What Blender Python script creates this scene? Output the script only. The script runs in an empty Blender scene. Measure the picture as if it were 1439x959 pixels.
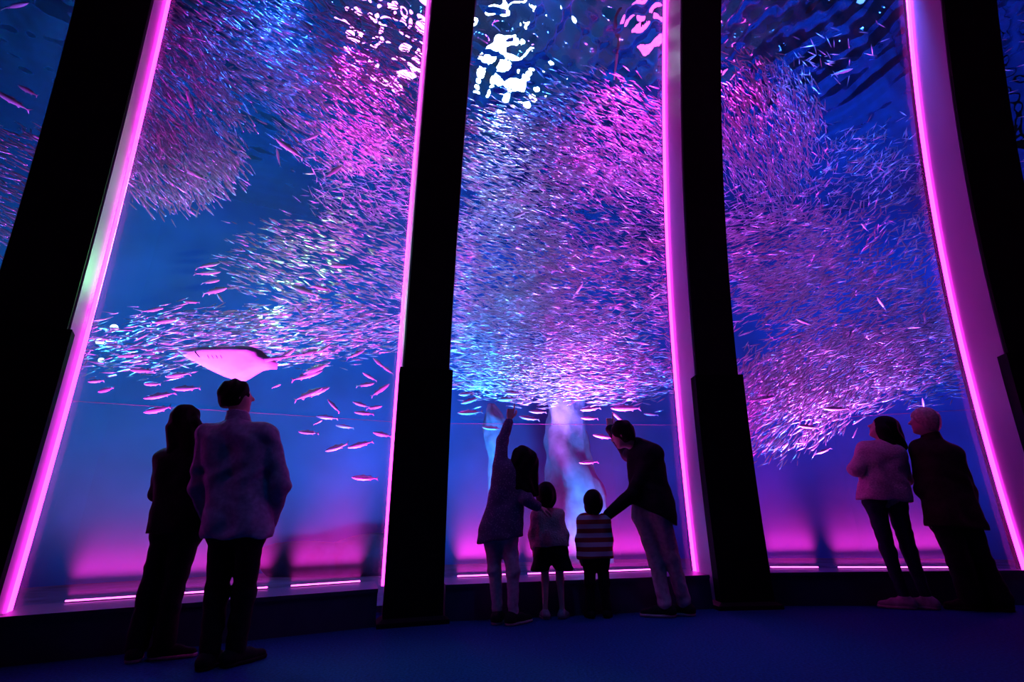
import bpy, math, random
import numpy as np
from mathutils import Matrix, Vector

random.seed(7)
RNG = np.random.default_rng(11)
scene = bpy.context.scene
COL = scene.collection

# ------------------------------------------------------------------ camera
S = 0.82                                   # metres per fitted unit
F = 682.51                                 # focal length in pixels of the 1439 px wide frame
PIT = math.radians(20.2164)
ROLL = math.radians(-1.13488)
H = 1.0 * S                                # camera height
CX, CY = 719.5, 479.5
_c, _s, _cr, _sr = math.cos(PIT), math.sin(PIT), math.cos(ROLL), math.sin(ROLL)
R0 = np.array([1., 0, 0]); FW = np.array([0, _c, _s]); U0 = np.array([0, -_s, _c])
CR = R0 * _cr + U0 * _sr                   # image right and image up in the world
CU = -R0 * _sr + U0 * _cr
CAM = np.array([0, 0, H])
cam_data = bpy.data.cameras.new('camera')
cam_data.sensor_width = 36.0
cam_data.lens = F / 1439.0 * 36.0
cam_data.clip_start = 0.05
cam_data.clip_end = 100
cam = bpy.data.objects.new('camera', cam_data)
COL.objects.link(cam)
cam.matrix_world = Matrix(((CR[0], CU[0], -FW[0], 0), (CR[1], CU[1], -FW[1], 0), (CR[2], CU[2], -FW[2], H), (0, 0, 0, 1)))
scene.camera = cam

# ------------------------------------------------------------------ world, exposure
world = bpy.data.worlds.new('dark_hall')
scene.world = world
world.use_nodes = True
world.node_tree.nodes['Background'].inputs[0].default_value = (0.02, 0.03, 0.09, 1)
world.node_tree.nodes['Background'].inputs[1].default_value = 0.03
vs = scene.view_settings
vs.view_transform = 'Standard'
vs.look = 'None'
vs.exposure = 0.0
vs.gamma = 1.0
vs.use_curve_mapping = False
cy = scene.cycles
cy.max_bounces = 12
cy.diffuse_bounces = 2
cy.glossy_bounces = 2
cy.transmission_bounces = 4
cy.volume_bounces = 0
cy.transparent_max_bounces = 32
cy.caustics_reflective = False
cy.caustics_refractive = False
cy.sample_clamp_indirect = 4.0


# ------------------------------------------------------------------ picture rays
def ray(x, y):
    X = (np.asarray(x, float) - CX) / F
    Y = (CY - np.asarray(y, float)) / F
    return X[..., None] * CR + Y[..., None] * CU + FW


def ground(x, y, z=0.0):
    d = ray(x, y)
    return CAM + d * ((z - H) / d[2])


def at_y(x, y, Y):
    d = ray(x, y)
    return CAM + d * (Y / d[1])


def project(p):
    q = np.asarray(p, float) - CAM
    w = q @ FW
    return CX + F * (q @ CR) / w, CY - F * (q @ CU) / w


# ------------------------------------------------------------------ the arc of windows
PC = np.array([[-7.1, 1.67], [-4.379, 4.119], [-1.086, 5.721], [2.619, 6.256], [6.002, 5.489], [9.06, 3.79]]) * S
TH = np.radians([50.5, 33.9, 16.9, 1.1, -14.6, -30.5])
PW = 0.527 * S                             # pillar width
DEP = 0.7718 * S                           # pillar front to glass
ZS = 7.0                                   # water surface
ZTOP = 8.2
TANK = 4.6                                 # tank depth behind the glass


def off(z):                                # how far the wall leans in over the hall at height z
    q = np.asarray(z, float) / S
    return S * (0.0342076 * q + 0.0206909 * q * q + 0.00060065 * q ** 3)


def frame(u):
    th = np.interp(u, range(6), TH)
    c = np.array([np.interp(u, range(6), PC[:, 0]), np.interp(u, range(6), PC[:, 1])])
    return c, np.array([math.sin(th), -math.cos(th)]), np.array([math.cos(th), math.sin(th)])


def tank(u, d, z):                         # a point d behind the glass at pillar coordinate u
    c, n, t = frame(u)
    p = c - n * (DEP + d) + n * float(off(z))
    return np.array([p[0], p[1], z])


A = []; b = []
for i in range(6):
    c, n, t = frame(i)
    A.append(t); b.append(t @ c)
ARC_O = np.linalg.lstsq(np.array(A), np.array(b), rcond=None)[0]
ARC_R = np.mean([np.linalg.norm(frame(i)[0] - ARC_O) for i in range(1, 5)]) + DEP


def behind(p):                             # distance behind the glass (arc approximation)
    r = np.linalg.norm(p[..., :2] - ARC_O, axis=-1)
    return r - (ARC_R - off(p[..., 2]))


def in_tank(x, y, d):                      # picture point pushed d metres behind the glass along its ray
    x = np.asarray(x, float); y = np.asarray(y, float); d = np.asarray(d, float)
    r = ray(x, y); r = r / np.linalg.norm(r, axis=-1, keepdims=True)
    lo = np.full(x.shape, 1.0); hi = np.full(x.shape, 16.0)
    for _ in range(40):
        m = (lo + hi) / 2
        v = behind(CAM + r * m[..., None]) > 0
        hi = np.where(v, m, hi); lo = np.where(v, lo, m)
    return CAM + r * (hi + d)[..., None]


# ------------------------------------------------------------------ materials
def new_mat(name):
    m = bpy.data.materials.new(name)
    m.use_nodes = True
    nt = m.node_tree
    return m, nt, nt.nodes['Principled BSDF'], nt.nodes['Material Output']


def plain(name, col, rough=0.6, metal=0.0, noise=0.15, scale=8.0, bump=0.0, spec=0.5, detail=3.0):
    m, nt, p, out = new_mat(name)
    tc = nt.nodes.new('ShaderNodeTexCoord')
    n = nt.nodes.new('ShaderNodeTexNoise')
    n.inputs['Scale'].default_value = scale
    n.inputs['Detail'].default_value = detail
    nt.links.new(tc.outputs['Object'], n.inputs['Vector'])
    r = nt.nodes.new('ShaderNodeValToRGB')
    r.color_ramp.elements[0].position = 0.3
    r.color_ramp.elements[1].position = 0.7
    r.color_ramp.elements[0].color = tuple(max(0, v * (1 - noise)) for v in col) + (1,)
    r.color_ramp.elements[1].color = tuple(min(1, v * (1 + noise)) for v in col) + (1,)
    nt.links.new(n.outputs['Fac'], r.inputs['Fac'])
    nt.links.new(r.outputs['Color'], p.inputs['Base Color'])
    p.inputs['Roughness'].default_value = rough
    p.inputs['Metallic'].default_value = metal
    p.inputs['Specular IOR Level'].default_value = spec
    if bump:
        bn = nt.nodes.new('ShaderNodeBump')
        bn.inputs['Strength'].default_value = bump
        bn.inputs['Distance'].default_value = 0.02
        nt.links.new(n.outputs['Fac'], bn.inputs['Height'])
        nt.links.new(bn.outputs['Normal'], p.inputs['Normal'])
    return m


def glow(name, col, strength):
    m, nt, p, out = new_mat(name)
    p.inputs['Base Color'].default_value = (0.8, 0.8, 0.8, 1)
    p.inputs['Emission Color'].default_value = tuple(col) + (1,)
    p.inputs['Emission Strength'].default_value = strength
    return m


def stripes(name, c1, c2, freq):
    m, nt, p, out = new_mat(name)
    tc = nt.nodes.new('ShaderNodeTexCoord')
    sp = nt.nodes.new('ShaderNodeSeparateXYZ')
    nt.links.new(tc.outputs['Object'], sp.inputs[0])
    mu = nt.nodes.new('ShaderNodeMath'); mu.operation = 'MULTIPLY'; mu.inputs[1].default_value = freq
    fr = nt.nodes.new('ShaderNodeMath'); fr.operation = 'FRACT'
    gt = nt.nodes.new('ShaderNodeMath'); gt.operation = 'GREATER_THAN'; gt.inputs[1].default_value = 0.5
    nt.links.new(sp.outputs['Z'], mu.inputs[0]); nt.links.new(mu.outputs[0], fr.inputs[0]); nt.links.new(fr.outputs[0], gt.inputs[0])
    mx = nt.nodes.new('ShaderNodeMix'); mx.data_type = 'RGBA'
    mx.inputs[6].default_value = c1 + (1,); mx.inputs[7].default_value = c2 + (1,)
    nt.links.new(gt.outputs[0], mx.inputs[0]); nt.links.new(mx.outputs[2], p.inputs['Base Color'])
    p.inputs['Roughness'].default_value = 0.9
    return m


def dotted(name, c1, c2, scale):
    m, nt, p, out = new_mat(name)
    tc = nt.nodes.new('ShaderNodeTexCoord')
    v = nt.nodes.new('ShaderNodeTexVoronoi'); v.inputs['Scale'].default_value = scale
    nt.links.new(tc.outputs['Object'], v.inputs['Vector'])
    r = nt.nodes.new('ShaderNodeValToRGB')
    r.color_ramp.elements[0].position = 0.26; r.color_ramp.elements[1].position = 0.3
    r.color_ramp.elements[0].color = c2 + (1,); r.color_ramp.elements[1].color = c1 + (1,)
    nt.links.new(v.outputs['Distance'], r.inputs['Fac'])
    nt.links.new(r.outputs['Color'], p.inputs['Base Color'])
    p.inputs['Roughness'].default_value = 0.9
    return m


def glass_mat():
    m = bpy.data.materials.new('acrylic'); m.use_nodes = True
    nt = m.node_tree; nt.nodes.clear()
    out = nt.nodes.new('ShaderNodeOutputMaterial')
    tr = nt.nodes.new('ShaderNodeBsdfTransparent'); tr.inputs[0].default_value = (0.97, 0.98, 1, 1)
    gl = nt.nodes.new('ShaderNodeBsdfGlossy'); gl.inputs['Roughness'].default_value = 0.03
    fr = nt.nodes.new('ShaderNodeFresnel'); fr.inputs['IOR'].default_value = 1.2
    m1 = nt.nodes.new('ShaderNodeMixShader')
    nt.links.new(fr.outputs[0], m1.inputs[0]); nt.links.new(tr.outputs[0], m1.inputs[1]); nt.links.new(gl.outputs[0], m1.inputs[2])
    df = nt.nodes.new('ShaderNodeBsdfTranslucent'); df.inputs[0].default_value = (0.8, 0.8, 0.8, 1)
    d2 = nt.nodes.new('ShaderNodeBsdfDiffuse'); d2.inputs[0].default_value = (0.8, 0.8, 0.8, 1)
    md = nt.nodes.new('ShaderNodeMixShader'); nt.links.new(df.outputs[0], md.inputs[1]); nt.links.new(d2.outputs[0], md.inputs[2])
    m2 = nt.nodes.new('ShaderNodeMixShader'); m2.inputs[0].default_value = FILM
    nt.links.new(m1.outputs[0], m2.inputs[1]); nt.links.new(md.outputs[0], m2.inputs[2])
    nt.links.new(m2.outputs[0], out.inputs['Surface'])
    return m


FILM = 0.013


def water_mat():
    m = bpy.data.materials.new('sea_water'); m.use_nodes = True
    nt = m.node_tree; nt.nodes.clear()
    out = nt.nodes.new('ShaderNodeOutputMaterial')
    sc = nt.nodes.new('ShaderNodeVolumeScatter')
    sc.inputs['Color'].default_value = (0.08, 0.6, 1.0, 1); sc.inputs['Density'].default_value = 0.035
    sc.inputs['Anisotropy'].default_value = 0.2
    ab = nt.nodes.new('ShaderNodeVolumeAbsorption')
    ab.inputs['Color'].default_value = (0.35, 0.75, 1.0, 1); ab.inputs['Density'].default_value = 0.09
    ad = nt.nodes.new('ShaderNodeAddShader')
    nt.links.new(sc.outputs[0], ad.inputs[0]); nt.links.new(ab.outputs[0], ad.inputs[1])
    nt.links.new(ad.outputs[0], out.inputs['Volume'])
    return m


SURF_IOR = 1.33


def surface_mat():
    m = bpy.data.materials.new('rippled_surface'); m.use_nodes = True
    nt = m.node_tree; nt.nodes.clear()
    out = nt.nodes.new('ShaderNodeOutputMaterial')
    rf = nt.nodes.new('ShaderNodeBsdfGlass'); rf.inputs['IOR'].default_value = SURF_IOR; rf.inputs['Roughness'].default_value = 0.0
    gl = nt.nodes.new('ShaderNodeBsdfGlossy'); gl.inputs['Roughness'].default_value = 0.05
    m1 = nt.nodes.new('ShaderNodeMixShader'); m1.inputs[0].default_value = 0.12
    nt.links.new(rf.outputs[0], m1.inputs[1]); nt.links.new(gl.outputs[0], m1.inputs[2])
    nt.links.new(m1.outputs[0], out.inputs['Surface'])
    return m


def fish_mat(name, back, belly, metal=0.55, rough=0.3):
    m, nt, p, out = new_mat(name)
    tc = nt.nodes.new('ShaderNodeTexCoord')
    sp = nt.nodes.new('ShaderNodeSeparateXYZ'); nt.links.new(tc.outputs['Object'], sp.inputs[0])
    r = nt.nodes.new('ShaderNodeValToRGB')
    r.color_ramp.elements[0].position = 0.5; r.color_ramp.elements[1].position = 0.56
    r.color_ramp.elements[0].color = belly + (1,); r.color_ramp.elements[1].color = back + (1,)
    ad = nt.nodes.new('ShaderNodeMath'); ad.operation = 'MULTIPLY_ADD'; ad.inputs[1].default_value = 1.0; ad.inputs[2].default_value = 0.5
    nt.links.new(sp.outputs['Z'], ad.inputs[0]); nt.links.new(ad.outputs[0], r.inputs['Fac'])
    nt.links.new(r.outputs['Color'], p.inputs['Base Color'])
    p.inputs['Metallic'].default_value = metal
    p.inputs['Roughness'].default_value = rough
    return m


M = {}
M['black'] = plain('black_paint', (0.006, 0.006, 0.008), 0.75, noise=0.3, spec=0.2)
M['sleeve'] = plain('black_padding', (0.004, 0.004, 0.006), 0.85, noise=0.3, spec=0.15)
M['jamb'] = plain('jamb_panel', (0.46, 0.42, 0.52), 0.3, noise=0.04, scale=2)
M['led'] = glow('pink_led', (1.0, 0.025, 0.80), 9.5)
M['bar'] = glow('pink_bar', (1.0, 0.10, 0.85), 5.0)
M['glass'] = glass_mat()
M['water'] = water_mat()
M['surface'] = surface_mat()
M['seam'] = plain('glass_seam', (0.14, 0.13, 0.16), 0.4)
M['ledge'] = plain('ledge_laminate', (0.05, 0.055, 0.10), 0.45, noise=0.15, scale=6)
M['carpet'] = plain('blue_carpet', (0.005, 0.07, 0.21), 0.95, noise=0.35, scale=60, bump=0.5, spec=0.1)
M['back'] = plain('blue_tank_wall', (0.03, 0.26, 0.62), 0.85, noise=0.35, scale=0.5, bump=0.4)
M['sand'] = plain('tank_bed', (0.12, 0.16, 0.22), 0.9, noise=0.4, scale=2.5, bump=0.6)
M['rock'] = plain('dark_rock', (0.012, 0.05, 0.10), 0.9, noise=0.5, scale=3, bump=0.8)
M['pale_rock'] = plain('pale_rock', (0.26, 0.33, 0.44), 0.9, noise=0.35, scale=5, bump=1.0, detail=8)
M['sardine'] = plain('silver_sardine', (0.72, 0.74, 0.78), 0.3, metal=0.9, noise=0.3, scale=3)
M['fish'] = fish_mat('silver_mackerel', (0.16, 0.2, 0.26), (0.75, 0.75, 0.78), 0.3, 0.4)
M['ray'] = plain('pale_ray_skin', (0.72, 0.66, 0.70), 0.6, noise=0.15, scale=5)
M['eye'] = plain('dark_eye', (0.01, 0.01, 0.012), 0.2)
M['housing'] = plain('lamp_housing', (0.02, 0.02, 0.025), 0.5)
M['ceil'] = plain('grey_ceiling', (0.10, 0.12, 0.18), 0.9)
M['rope'] = plain('pale_hose', (0.55, 0.62, 0.55), 0.6)


# ------------------------------------------------------------------ object helpers
def tag(o, label, cat=None, group=None, kind=None):
    if label: o['label'] = label
    if cat: o['category'] = cat
    if group: o['group'] = group
    if kind: o['kind'] = kind
    return o


def empty(name, loc, label=None, cat=None, group=None, kind=None):
    o = bpy.data.objects.new(name, None)
    COL.objects.link(o)
    o.location = Vector([float(v) for v in loc])
    o.empty_display_size = 0.1
    return tag(o, label, cat, group, kind)


def obj(name, verts, faces, mat, parent=None, origin=None, smooth=False):
    verts = np.asarray(verts, float)
    if origin is None:
        origin = np.array(parent.location) if parent is not None and parent.type == 'EMPTY' else np.zeros(3)
    if parent is not None and parent.type == 'MESH':
        origin = np.array(parent.matrix_world_origin) if hasattr(parent, 'matrix_world_origin') else np.array(parent.get('org', [0, 0, 0]))
    me = bpy.data.meshes.new(name)
    me.from_pydata((verts - origin).tolist(), [], [tuple(int(k) for k in f) for f in faces])
    me.materials.append(mat)
    me.update()
    if smooth:
        me.polygons.foreach_set('use_smooth', [True] * len(me.polygons))
    o = bpy.data.objects.new(name, me)
    COL.objects.link(o)
    if parent is not None:
        o.parent = parent
    else:
        o.location = Vector([float(v) for v in origin])
    return o


def sub(name, verts, faces, mat, part, origin, smooth=False):      # a sub-part under a part whose own origin is `origin`
    o = obj(name, verts, faces, mat, None, origin, smooth)
    o.location = (0, 0, 0)
    o.parent = part
    return o


def loft(rings, close=True):               # rings: list of equal-length vertex loops
    rings = [np.asarray(r, float) for r in rings]
    k = len(rings[0]); v = np.concatenate(rings); f = []
    for i in range(len(rings) - 1):
        for j in range(k):
            a0 = i * k + j; a1 = i * k + (j + 1) % k
            f.append((a0, a1, a1 + k, a0 + k))
    if close:
        f.append(tuple(range(k))[::-1]); f.append(tuple(range((len(rings) - 1) * k, len(rings) * k)))
    return v, f


def box8(p):                               # 4 bottom corners, 4 top corners
    return loft([p[:4], p[4:]])


def join(parts):
    v = []; f = []; n = 0
    for a, b in parts:
        v.append(np.asarray(a, float)); f += [tuple(int(k) + n for k in q) for q in b]; n += len(a)
    return np.concatenate(v), f


def tube(pts, rad, k=8):
    pts = np.asarray(pts, float); rings = []
    for i, p in enumerate(pts):
        d = pts[min(i + 1, len(pts) - 1)] - pts[max(i - 1, 0)]
        d /= np.linalg.norm(d)
        a = np.cross(d, [0, 0, 1.0])
        if np.linalg.norm(a) < 1e-3: a = np.array([1.0, 0, 0])
        a /= np.linalg.norm(a); bb = np.cross(d, a)
        r = rad[i] if hasattr(rad, '__len__') else rad
        rings.append([p + r * (a * math.cos(q) + bb * math.sin(q)) for q in np.linspace(0, 2 * math.pi, k, endpoint=False)])
    return loft(rings)


# ------------------------------------------------------------------ floor of the hall
fl_v = [(-14, -6, -0.2), (14, -6, -0.2), (14, 13, -0.2), (-14, 13, -0.2), (-14, -6, 0), (14, -6, 0), (14, 13, 0), (-14, 13, 0)]
tag(obj('floor', *box8(fl_v), M['carpet']), 'dark blue carpeted floor of the viewing hall', 'floor', kind='structure')

tag(obj('ceiling', *box8([(x, y, z) for z in (10.6, 10.8) for x, y in ((-14, -6), (14, -6), (14, 13), (-14, 13))]), M['ceil']), 'black ceiling high above the hall and tank', 'ceiling', kind='structure')

# ------------------------------------------------------------------ pillars
ZR = np.linspace(0, ZTOP, 34)
P_LABEL = ['black pillar at the far end of the sloping wall, beyond the narrow window',
           'black pillar with pink side strip beside the dark-jacketed couple',
           'black pillar between the couple’s window and the family’s window',
           'black pillar between the family’s window and the sweater pair’s window',
           'black pillar with broad pink side panel beyond the pair in sweater and coat',
           'black pillar past the narrow window beyond the coat wearer']


def plan_pt(i, tt, dd, z):                 # tt along the face from the pillar centre, dd back from the pillar front
    c, n, t = frame(i)
    p = c + t * tt - n * dd + n * float(off(z))
    return np.array([p[0], p[1], z])


def post(i, t0, t1, d0, d1, zs):
    return loft([[plan_pt(i, t0, d0, z), plan_pt(i, t1, d0, z), plan_pt(i, t1, d1, z), plan_pt(i, t0, d1, z)] for z in zs])


SLEEVE_Z = 2.2
for i in range(6):
    c, n, t = frame(i)
    root = empty('pillar', (c[0], c[1], 0), P_LABEL[i], 'pillar')
    h = PW / 2
    obj('shaft', *post(i, -h, h, 0, DEP + 0.12, ZR), M['black'], root)
    for sd in (-1, 1):
        a, b = sorted((sd * h, sd * (h + 0.012)))
        obj('side_panel', *post(i, a, b, 0.035, DEP - 0.015, ZR), M['jamb'], root)
        a, b = sorted((sd * (h + 0.012), sd * (h + 0.036)))
        obj('light_strip', *post(i, a, b, DEP - 0.055, DEP - 0.02, ZR[1:]), M['led'], root)
    zz = np.linspace(0.05, SLEEVE_Z, 12)
    obj('padded_sleeve', *post(i, -h - 0.035, h + 0.035, -0.035, 0.10, zz), M['sleeve'], root)
    rr = []
    for z, e in ((0.0, 0.085), (0.035, 0.085), (0.06, 0.04)):
        rr.append([plan_pt(i, -h - e, -e, 0) + [0, 0, z], plan_pt(i, h + e, -e, 0) + [0, 0, z], plan_pt(i, h + e, 0.16, 0) + [0, 0, z], plan_pt(i, -h - e, 0.16, 0) + [0, 0, z]])
    obj('base_plate', *loft(rr), M['black'], root)

# ------------------------------------------------------------------ windows: curved panes between the pillars
def pane_pt(w, q, z, ex=0.0):              # window w between pillars w and w+1, q 0..1 across
    a = plan_pt(w, PW / 2 + 0.0, DEP + ex, z); b = plan_pt(w + 1, -PW / 2, DEP + ex, z)
    return a + (b - a) * q


SEAM_Z = 1.92 * S / 0.87
W_LABEL = ['narrow view into the tank past the leaning pillar', 'tall acrylic window in front of the couple',
           'tall acrylic window in front of the family of four', 'tall acrylic window in front of the sweater and coat pair',
           'narrow dark blue window beyond the last pillar']
for w in range(5):
    mid = pane_pt(w, 0.5, 0)
    root = empty('window_%d' % (w + 1), mid, W_LABEL[w], 'window', kind='structure')
    rings = []
    for z in ZR:
        rings.append([pane_pt(w, 0.0, z, 0), pane_pt(w, 1.0, z, 0), pane_pt(w, 1.0, z, 0.04), pane_pt(w, 0.0, z, 0.04)])
    obj('acrylic_pane', *loft(rings), M['glass'], root, smooth=False)
    q = [pane_pt(w, a, SEAM_Z + dz, e) for dz in (-0.002, 0.002) for a, e in ((0.004, -0.004), (0.996, -0.004), (0.996, 0.0), (0.004, 0.0))]
    obj('joint_line', *box8(q), M['seam'], root)

# ------------------------------------------------------------------ ledges under the windows
LEDGE_Z = 0.29
L_LABEL = ['dark box ledge under the narrow window beside the leaning pillar', 'dark box ledge under the window behind the couple',
           'dark box ledge under the window behind the family', 'dark box ledge under the window behind the sweater and coat pair',
           'dark box ledge under the window beyond the coat wearer']
for w in range(5):
    sa, sb = ((0.02, 0.02), (0.02, 0.02), (0.02, 0.03), (0.12, 0.46), (0.3, 0.3))[w]
    a = plan_pt(w, PW / 2 + 0.06, sa, 0); b = plan_pt(w + 1, -PW / 2 - 0.09, sb, 0)
    c_ = pane_pt(w, 0.965, 0, -0.01 - off(LEDGE_Z)); d_ = pane_pt(w, 0.035, 0, -0.01 - off(LEDGE_Z))
    up = np.array([0, 0, LEDGE_Z])
    root = empty('window_ledge', (a + b) / 2, L_LABEL[w], 'ledge')
    kick = np.array([0, 0, 0.05])
    obj('front_panel', *box8([a + kick * 0, b + kick * 0, c_, d_, a + up - [0, 0, .03], b + up - [0, 0, .03], c_ + up - [0, 0, .03], d_ + up - [0, 0, .03]]), M['ledge'], root)
    fr = (a - d_) / np.linalg.norm(a - d_) * 0.012
    obj('ledge_top', *box8([a + fr + up - [0, 0, .03], b + fr + up - [0, 0, .03], c_ + up - [0, 0, .03], d_ + up - [0, 0, .03], a + fr + up, b + fr + up, c_ + up, d_ + up]), M['ledge'], root)

# light bars along the foot of the glass
def bar_q(w, px):
    lo, hi = -0.2, 1.2
    for _ in range(40):
        m = (lo + hi) / 2
        if project(pane_pt(w, m, LEDGE_Z + .015, -0.035))[0] < px: lo = m
        else: hi = m
    return lo


BARS = [(1, 92, 376, 26, 'long pink light bar on the ledge behind the couple'), (1, 409, 506, 12, 'short pink light bar on the ledge beside the white-shirted man'),
        (2, 643, 728, 22, 'pink light bar on the ledge behind the pointing woman'), (2, 742, 930, 40, 'pink light bar on the ledge behind the two children'),
        (3, 1083, 1149, 10, 'short pink light bar on the ledge next to the black pillar'), (3, 1178, 1345, 22, 'long pink light bar on the ledge behind the sweater and coat pair')]
for w, x0, x1, en, lab in BARS:
    q0, q1 = bar_q(w, x0), bar_q(w, x1)
    z0 = LEDGE_Z
    pts = []
    for dz in (0.0, 0.014):
        for q, e in ((q0, -0.05), (q1, -0.05), (q1, -0.025), (q0, -0.025)):
            p = pane_pt(w, q, z0, e); p[2] = z0 + dz; pts.append(p)
    root = empty('light_bar', (pts[0] + pts[2]) / 2, lab, 'light', 'pink light bars on the ledges')
    obj('housing', *box8([p - ([0, 0, 0] if k < 4 else [0, 0, .006]) for k, p in enumerate(pts)]), M['housing'], root)
    obj('lens', *box8([p + ([0, 0, .008] if k < 4 else [0, 0, .004]) for k, p in enumerate(pts)]), M['bar'], root)
    c, n, t = frame(w + 0.5)
    xa = (pts[1] - pts[0]); bl = float(np.linalg.norm(xa)); xa /= bl
    # two lights added per bar to shape its glow: one close to the glass, one set back and leaning towards it
    for back, lean, share, spread in ((-0.018, 0.10, 0.8, 70), (0.055, 0.22, 5.0, 42)):
        ld = bpy.data.lights.new('light_bar_lamp', 'AREA')
        ld.shape = 'RECTANGLE'; ld.size = bl; ld.size_y = 0.015
        ld.energy = en * share; ld.color = (1.0, 0.03, 0.80); ld.spread = math.radians(spread)
        lo = bpy.data.objects.new('light_bar_lamp', ld); COL.objects.link(lo)
        p = (pts[4] + pts[6]) / 2 + [n[0] * back, n[1] * back, 0.012]
        mz = -np.array([-n[0] * lean, -n[1] * lean, 1.0]); mz /= np.linalg.norm(mz)   # shines along local -Z, upwards
        my = np.cross(mz, xa); my /= np.linalg.norm(my); mx = np.cross(my, mz)
        lo.matrix_world = Matrix(((mx[0], my[0], mz[0], p[0]), (mx[1], my[1], mz[1], p[1]), (mx[2], my[2], mz[2], p[2]), (0, 0, 0, 1)))

# ------------------------------------------------------------------ tank shell and water
UU = np.linspace(0, 5, 21)
def strip_wall(d0, d1, z0, z1):
    v = []; f = []
    for u in UU:
        for d, z in ((d0, z0), (d1, z0), (d1, z1), (d0, z1)):
            c, n, t = frame(u); p = c - n * (DEP + d)
            v.append((p[0], p[1], z))
    return loft([v[k * 4:k * 4 + 4] for k in range(len(UU))])


tag(obj('wall_back', *strip_wall(TANK, TANK + 0.2, 0, 10.6), M['back']), 'blue painted back wall of the fish tank', 'wall', kind='structure')
tag(obj('floor_tank', *strip_wall(0.12, TANK, 0.001, 0.06), M['sand']), 'sandy bed of the fish tank', 'floor', kind='structure')
for k, u in ((0, 0.0), (1, 5.0)):
    c, n, t = frame(u); sg = -1 if k == 0 else 1
    q = []
    for z in (0.0, 10.6):
        for d, e in ((-0.9, 0), (TANK, 0), (TANK, 0.2), (-0.9, 0.2)):
            p = c - n * (DEP + d) + t * sg * (e + 0.1); q.append((p[0], p[1], z))
    tag(obj('wall_left' if k == 0 else 'wall_right', *box8(q), M['back']), 'blue side wall of the fish tank', 'wall', kind='structure')

# water body: from just behind the glass to the back wall, floor to surface
zw = np.linspace(0.07, ZS - 0.05, 16)
us = np.linspace(0.05, 4.95, 50)
wv = []
for u in us:
    front = [tank(u, 0.22, z) for z in zw]
    c, n, t = frame(u); p = c - n * (DEP + TANK - 0.02)
    wv.append(front + [np.array([p[0], p[1], zw[-1]]), np.array([p[0], p[1], zw[0]])])
tag(obj('water', *loft(wv), M['water']), 'deep blue sea water filling the fish tank', 'water', kind='stuff')

# rippled surface seen from below
nu, nd = 420, 110
sv = []
for u in np.linspace(0.02, 4.98, nu):
    c, n, t = frame(u)
    g = c - n * DEP + n * float(off(ZS))
    for d in np.linspace(0.12, TANK + float(off(ZS)) - 0.03, nd):
        p = g - n * d
        x, y = p
        calm = 1.0 if d < 1.6 else max(0.35, 1.0 - (d - 1.6) * 0.5)
        z = ZS + calm * (0.022 * math.sin(5.1 * x + 2.3 * y + 1.5 * math.sin(2.2 * y)) + 0.018 * math.sin(7.3 * y - 3.9 * x + 1.8 * math.sin(1.7 * x)) + 0.016 * math.sin(13 * x + 9 * y + 2 * math.sin(3.1 * x - 2 * y)) + 0.010 * math.sin(21 * y - 15 * x + 2 * math.sin(4 * x)) + 0.006 * math.sin(31 * x + 17 * y + 2 * math.sin(5 * y)))
        sv.append((x, y, z))
sf = [(i * nd + j, (i + 1) * nd + j, (i + 1) * nd + j + 1, i * nd + j + 1) for i in range(nu - 1) for j in range(nd - 1)]
tag(obj('water_surface', sv, sf, M['surface'], smooth=True), 'rippled water surface at the top of the tank', 'water', kind='structure')


# ------------------------------------------------------------------ tank lamps and added fill lights
def flood(name, pos, aim, col, watts, angle, blend, lens_col, lens_strength, rad, label, rlight=0.12, beam_from=None):
    pos = np.asarray(pos, float); aim = np.asarray(aim, float)
    src = pos if beam_from is None else np.asarray(beam_from, float)
    d = aim - src; d /= np.linalg.norm(d)
    if beam_from is not None:
        bd = d; d = src - pos; d /= np.linalg.norm(d)
    else:
        bd = d
    root = empty(name, pos, label, 'lamp')
    back = pos - d * rad * 1.2
    obj('housing', *tube([back - d * rad * .3, back, pos, pos + d * 0.03], [rad * .5, rad * .9, rad * 1.08, rad * 1.1], 14), M['housing'], root)
    if beam_from is not None:
        obj('stem', *tube([back - d * rad * .25, np.array([back[0], back[1], 10.59])], 0.03, 8), M['housing'], root)
    lm = glow(name + '_lens', lens_col, lens_strength)
    obj('lens', *tube([pos + d * 0.031, pos + d * 0.045], [rad, rad * 0.98], 14), lm, root)
    if watts:
        ld = bpy.data.lights.new(name + '_beam', 'SPOT')
        ld.energy = watts; ld.color = col; ld.spot_size = math.radians(angle); ld.spot_blend = blend; ld.shadow_soft_size = rlight
        lo = bpy.data.objects.new(name + '_beam', ld); COL.objects.link(lo)
        lo.location = (src + bd * (0.3 if beam_from is None else 0.0)).tolist()
        lo.rotation_euler = Vector((-bd).tolist()).to_track_quat('Z', 'Y').to_euler()
    return root


PINK = (1.0, 0.03, 0.85); BLUE = (0.015, 0.13, 1.0); CYAN = (0.03, 0.38, 1.0); WHITE = (0.55, 0.48, 1.0); GREEN = (0.25, 1.0, 0.35); TEAL = (0.01, 0.6, 0.75); AZURE = (0.004, 0.30, 1.0)
CNAME = {PINK: 'pink', BLUE: 'blue', CYAN: 'cyan', WHITE: 'white', GREEN: 'green', TEAL: 'teal', AZURE: 'azure'}


def aim_px(x, y, d):
    return in_tank(np.array(float(x)), np.array(float(y)), np.array(float(d)))


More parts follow.
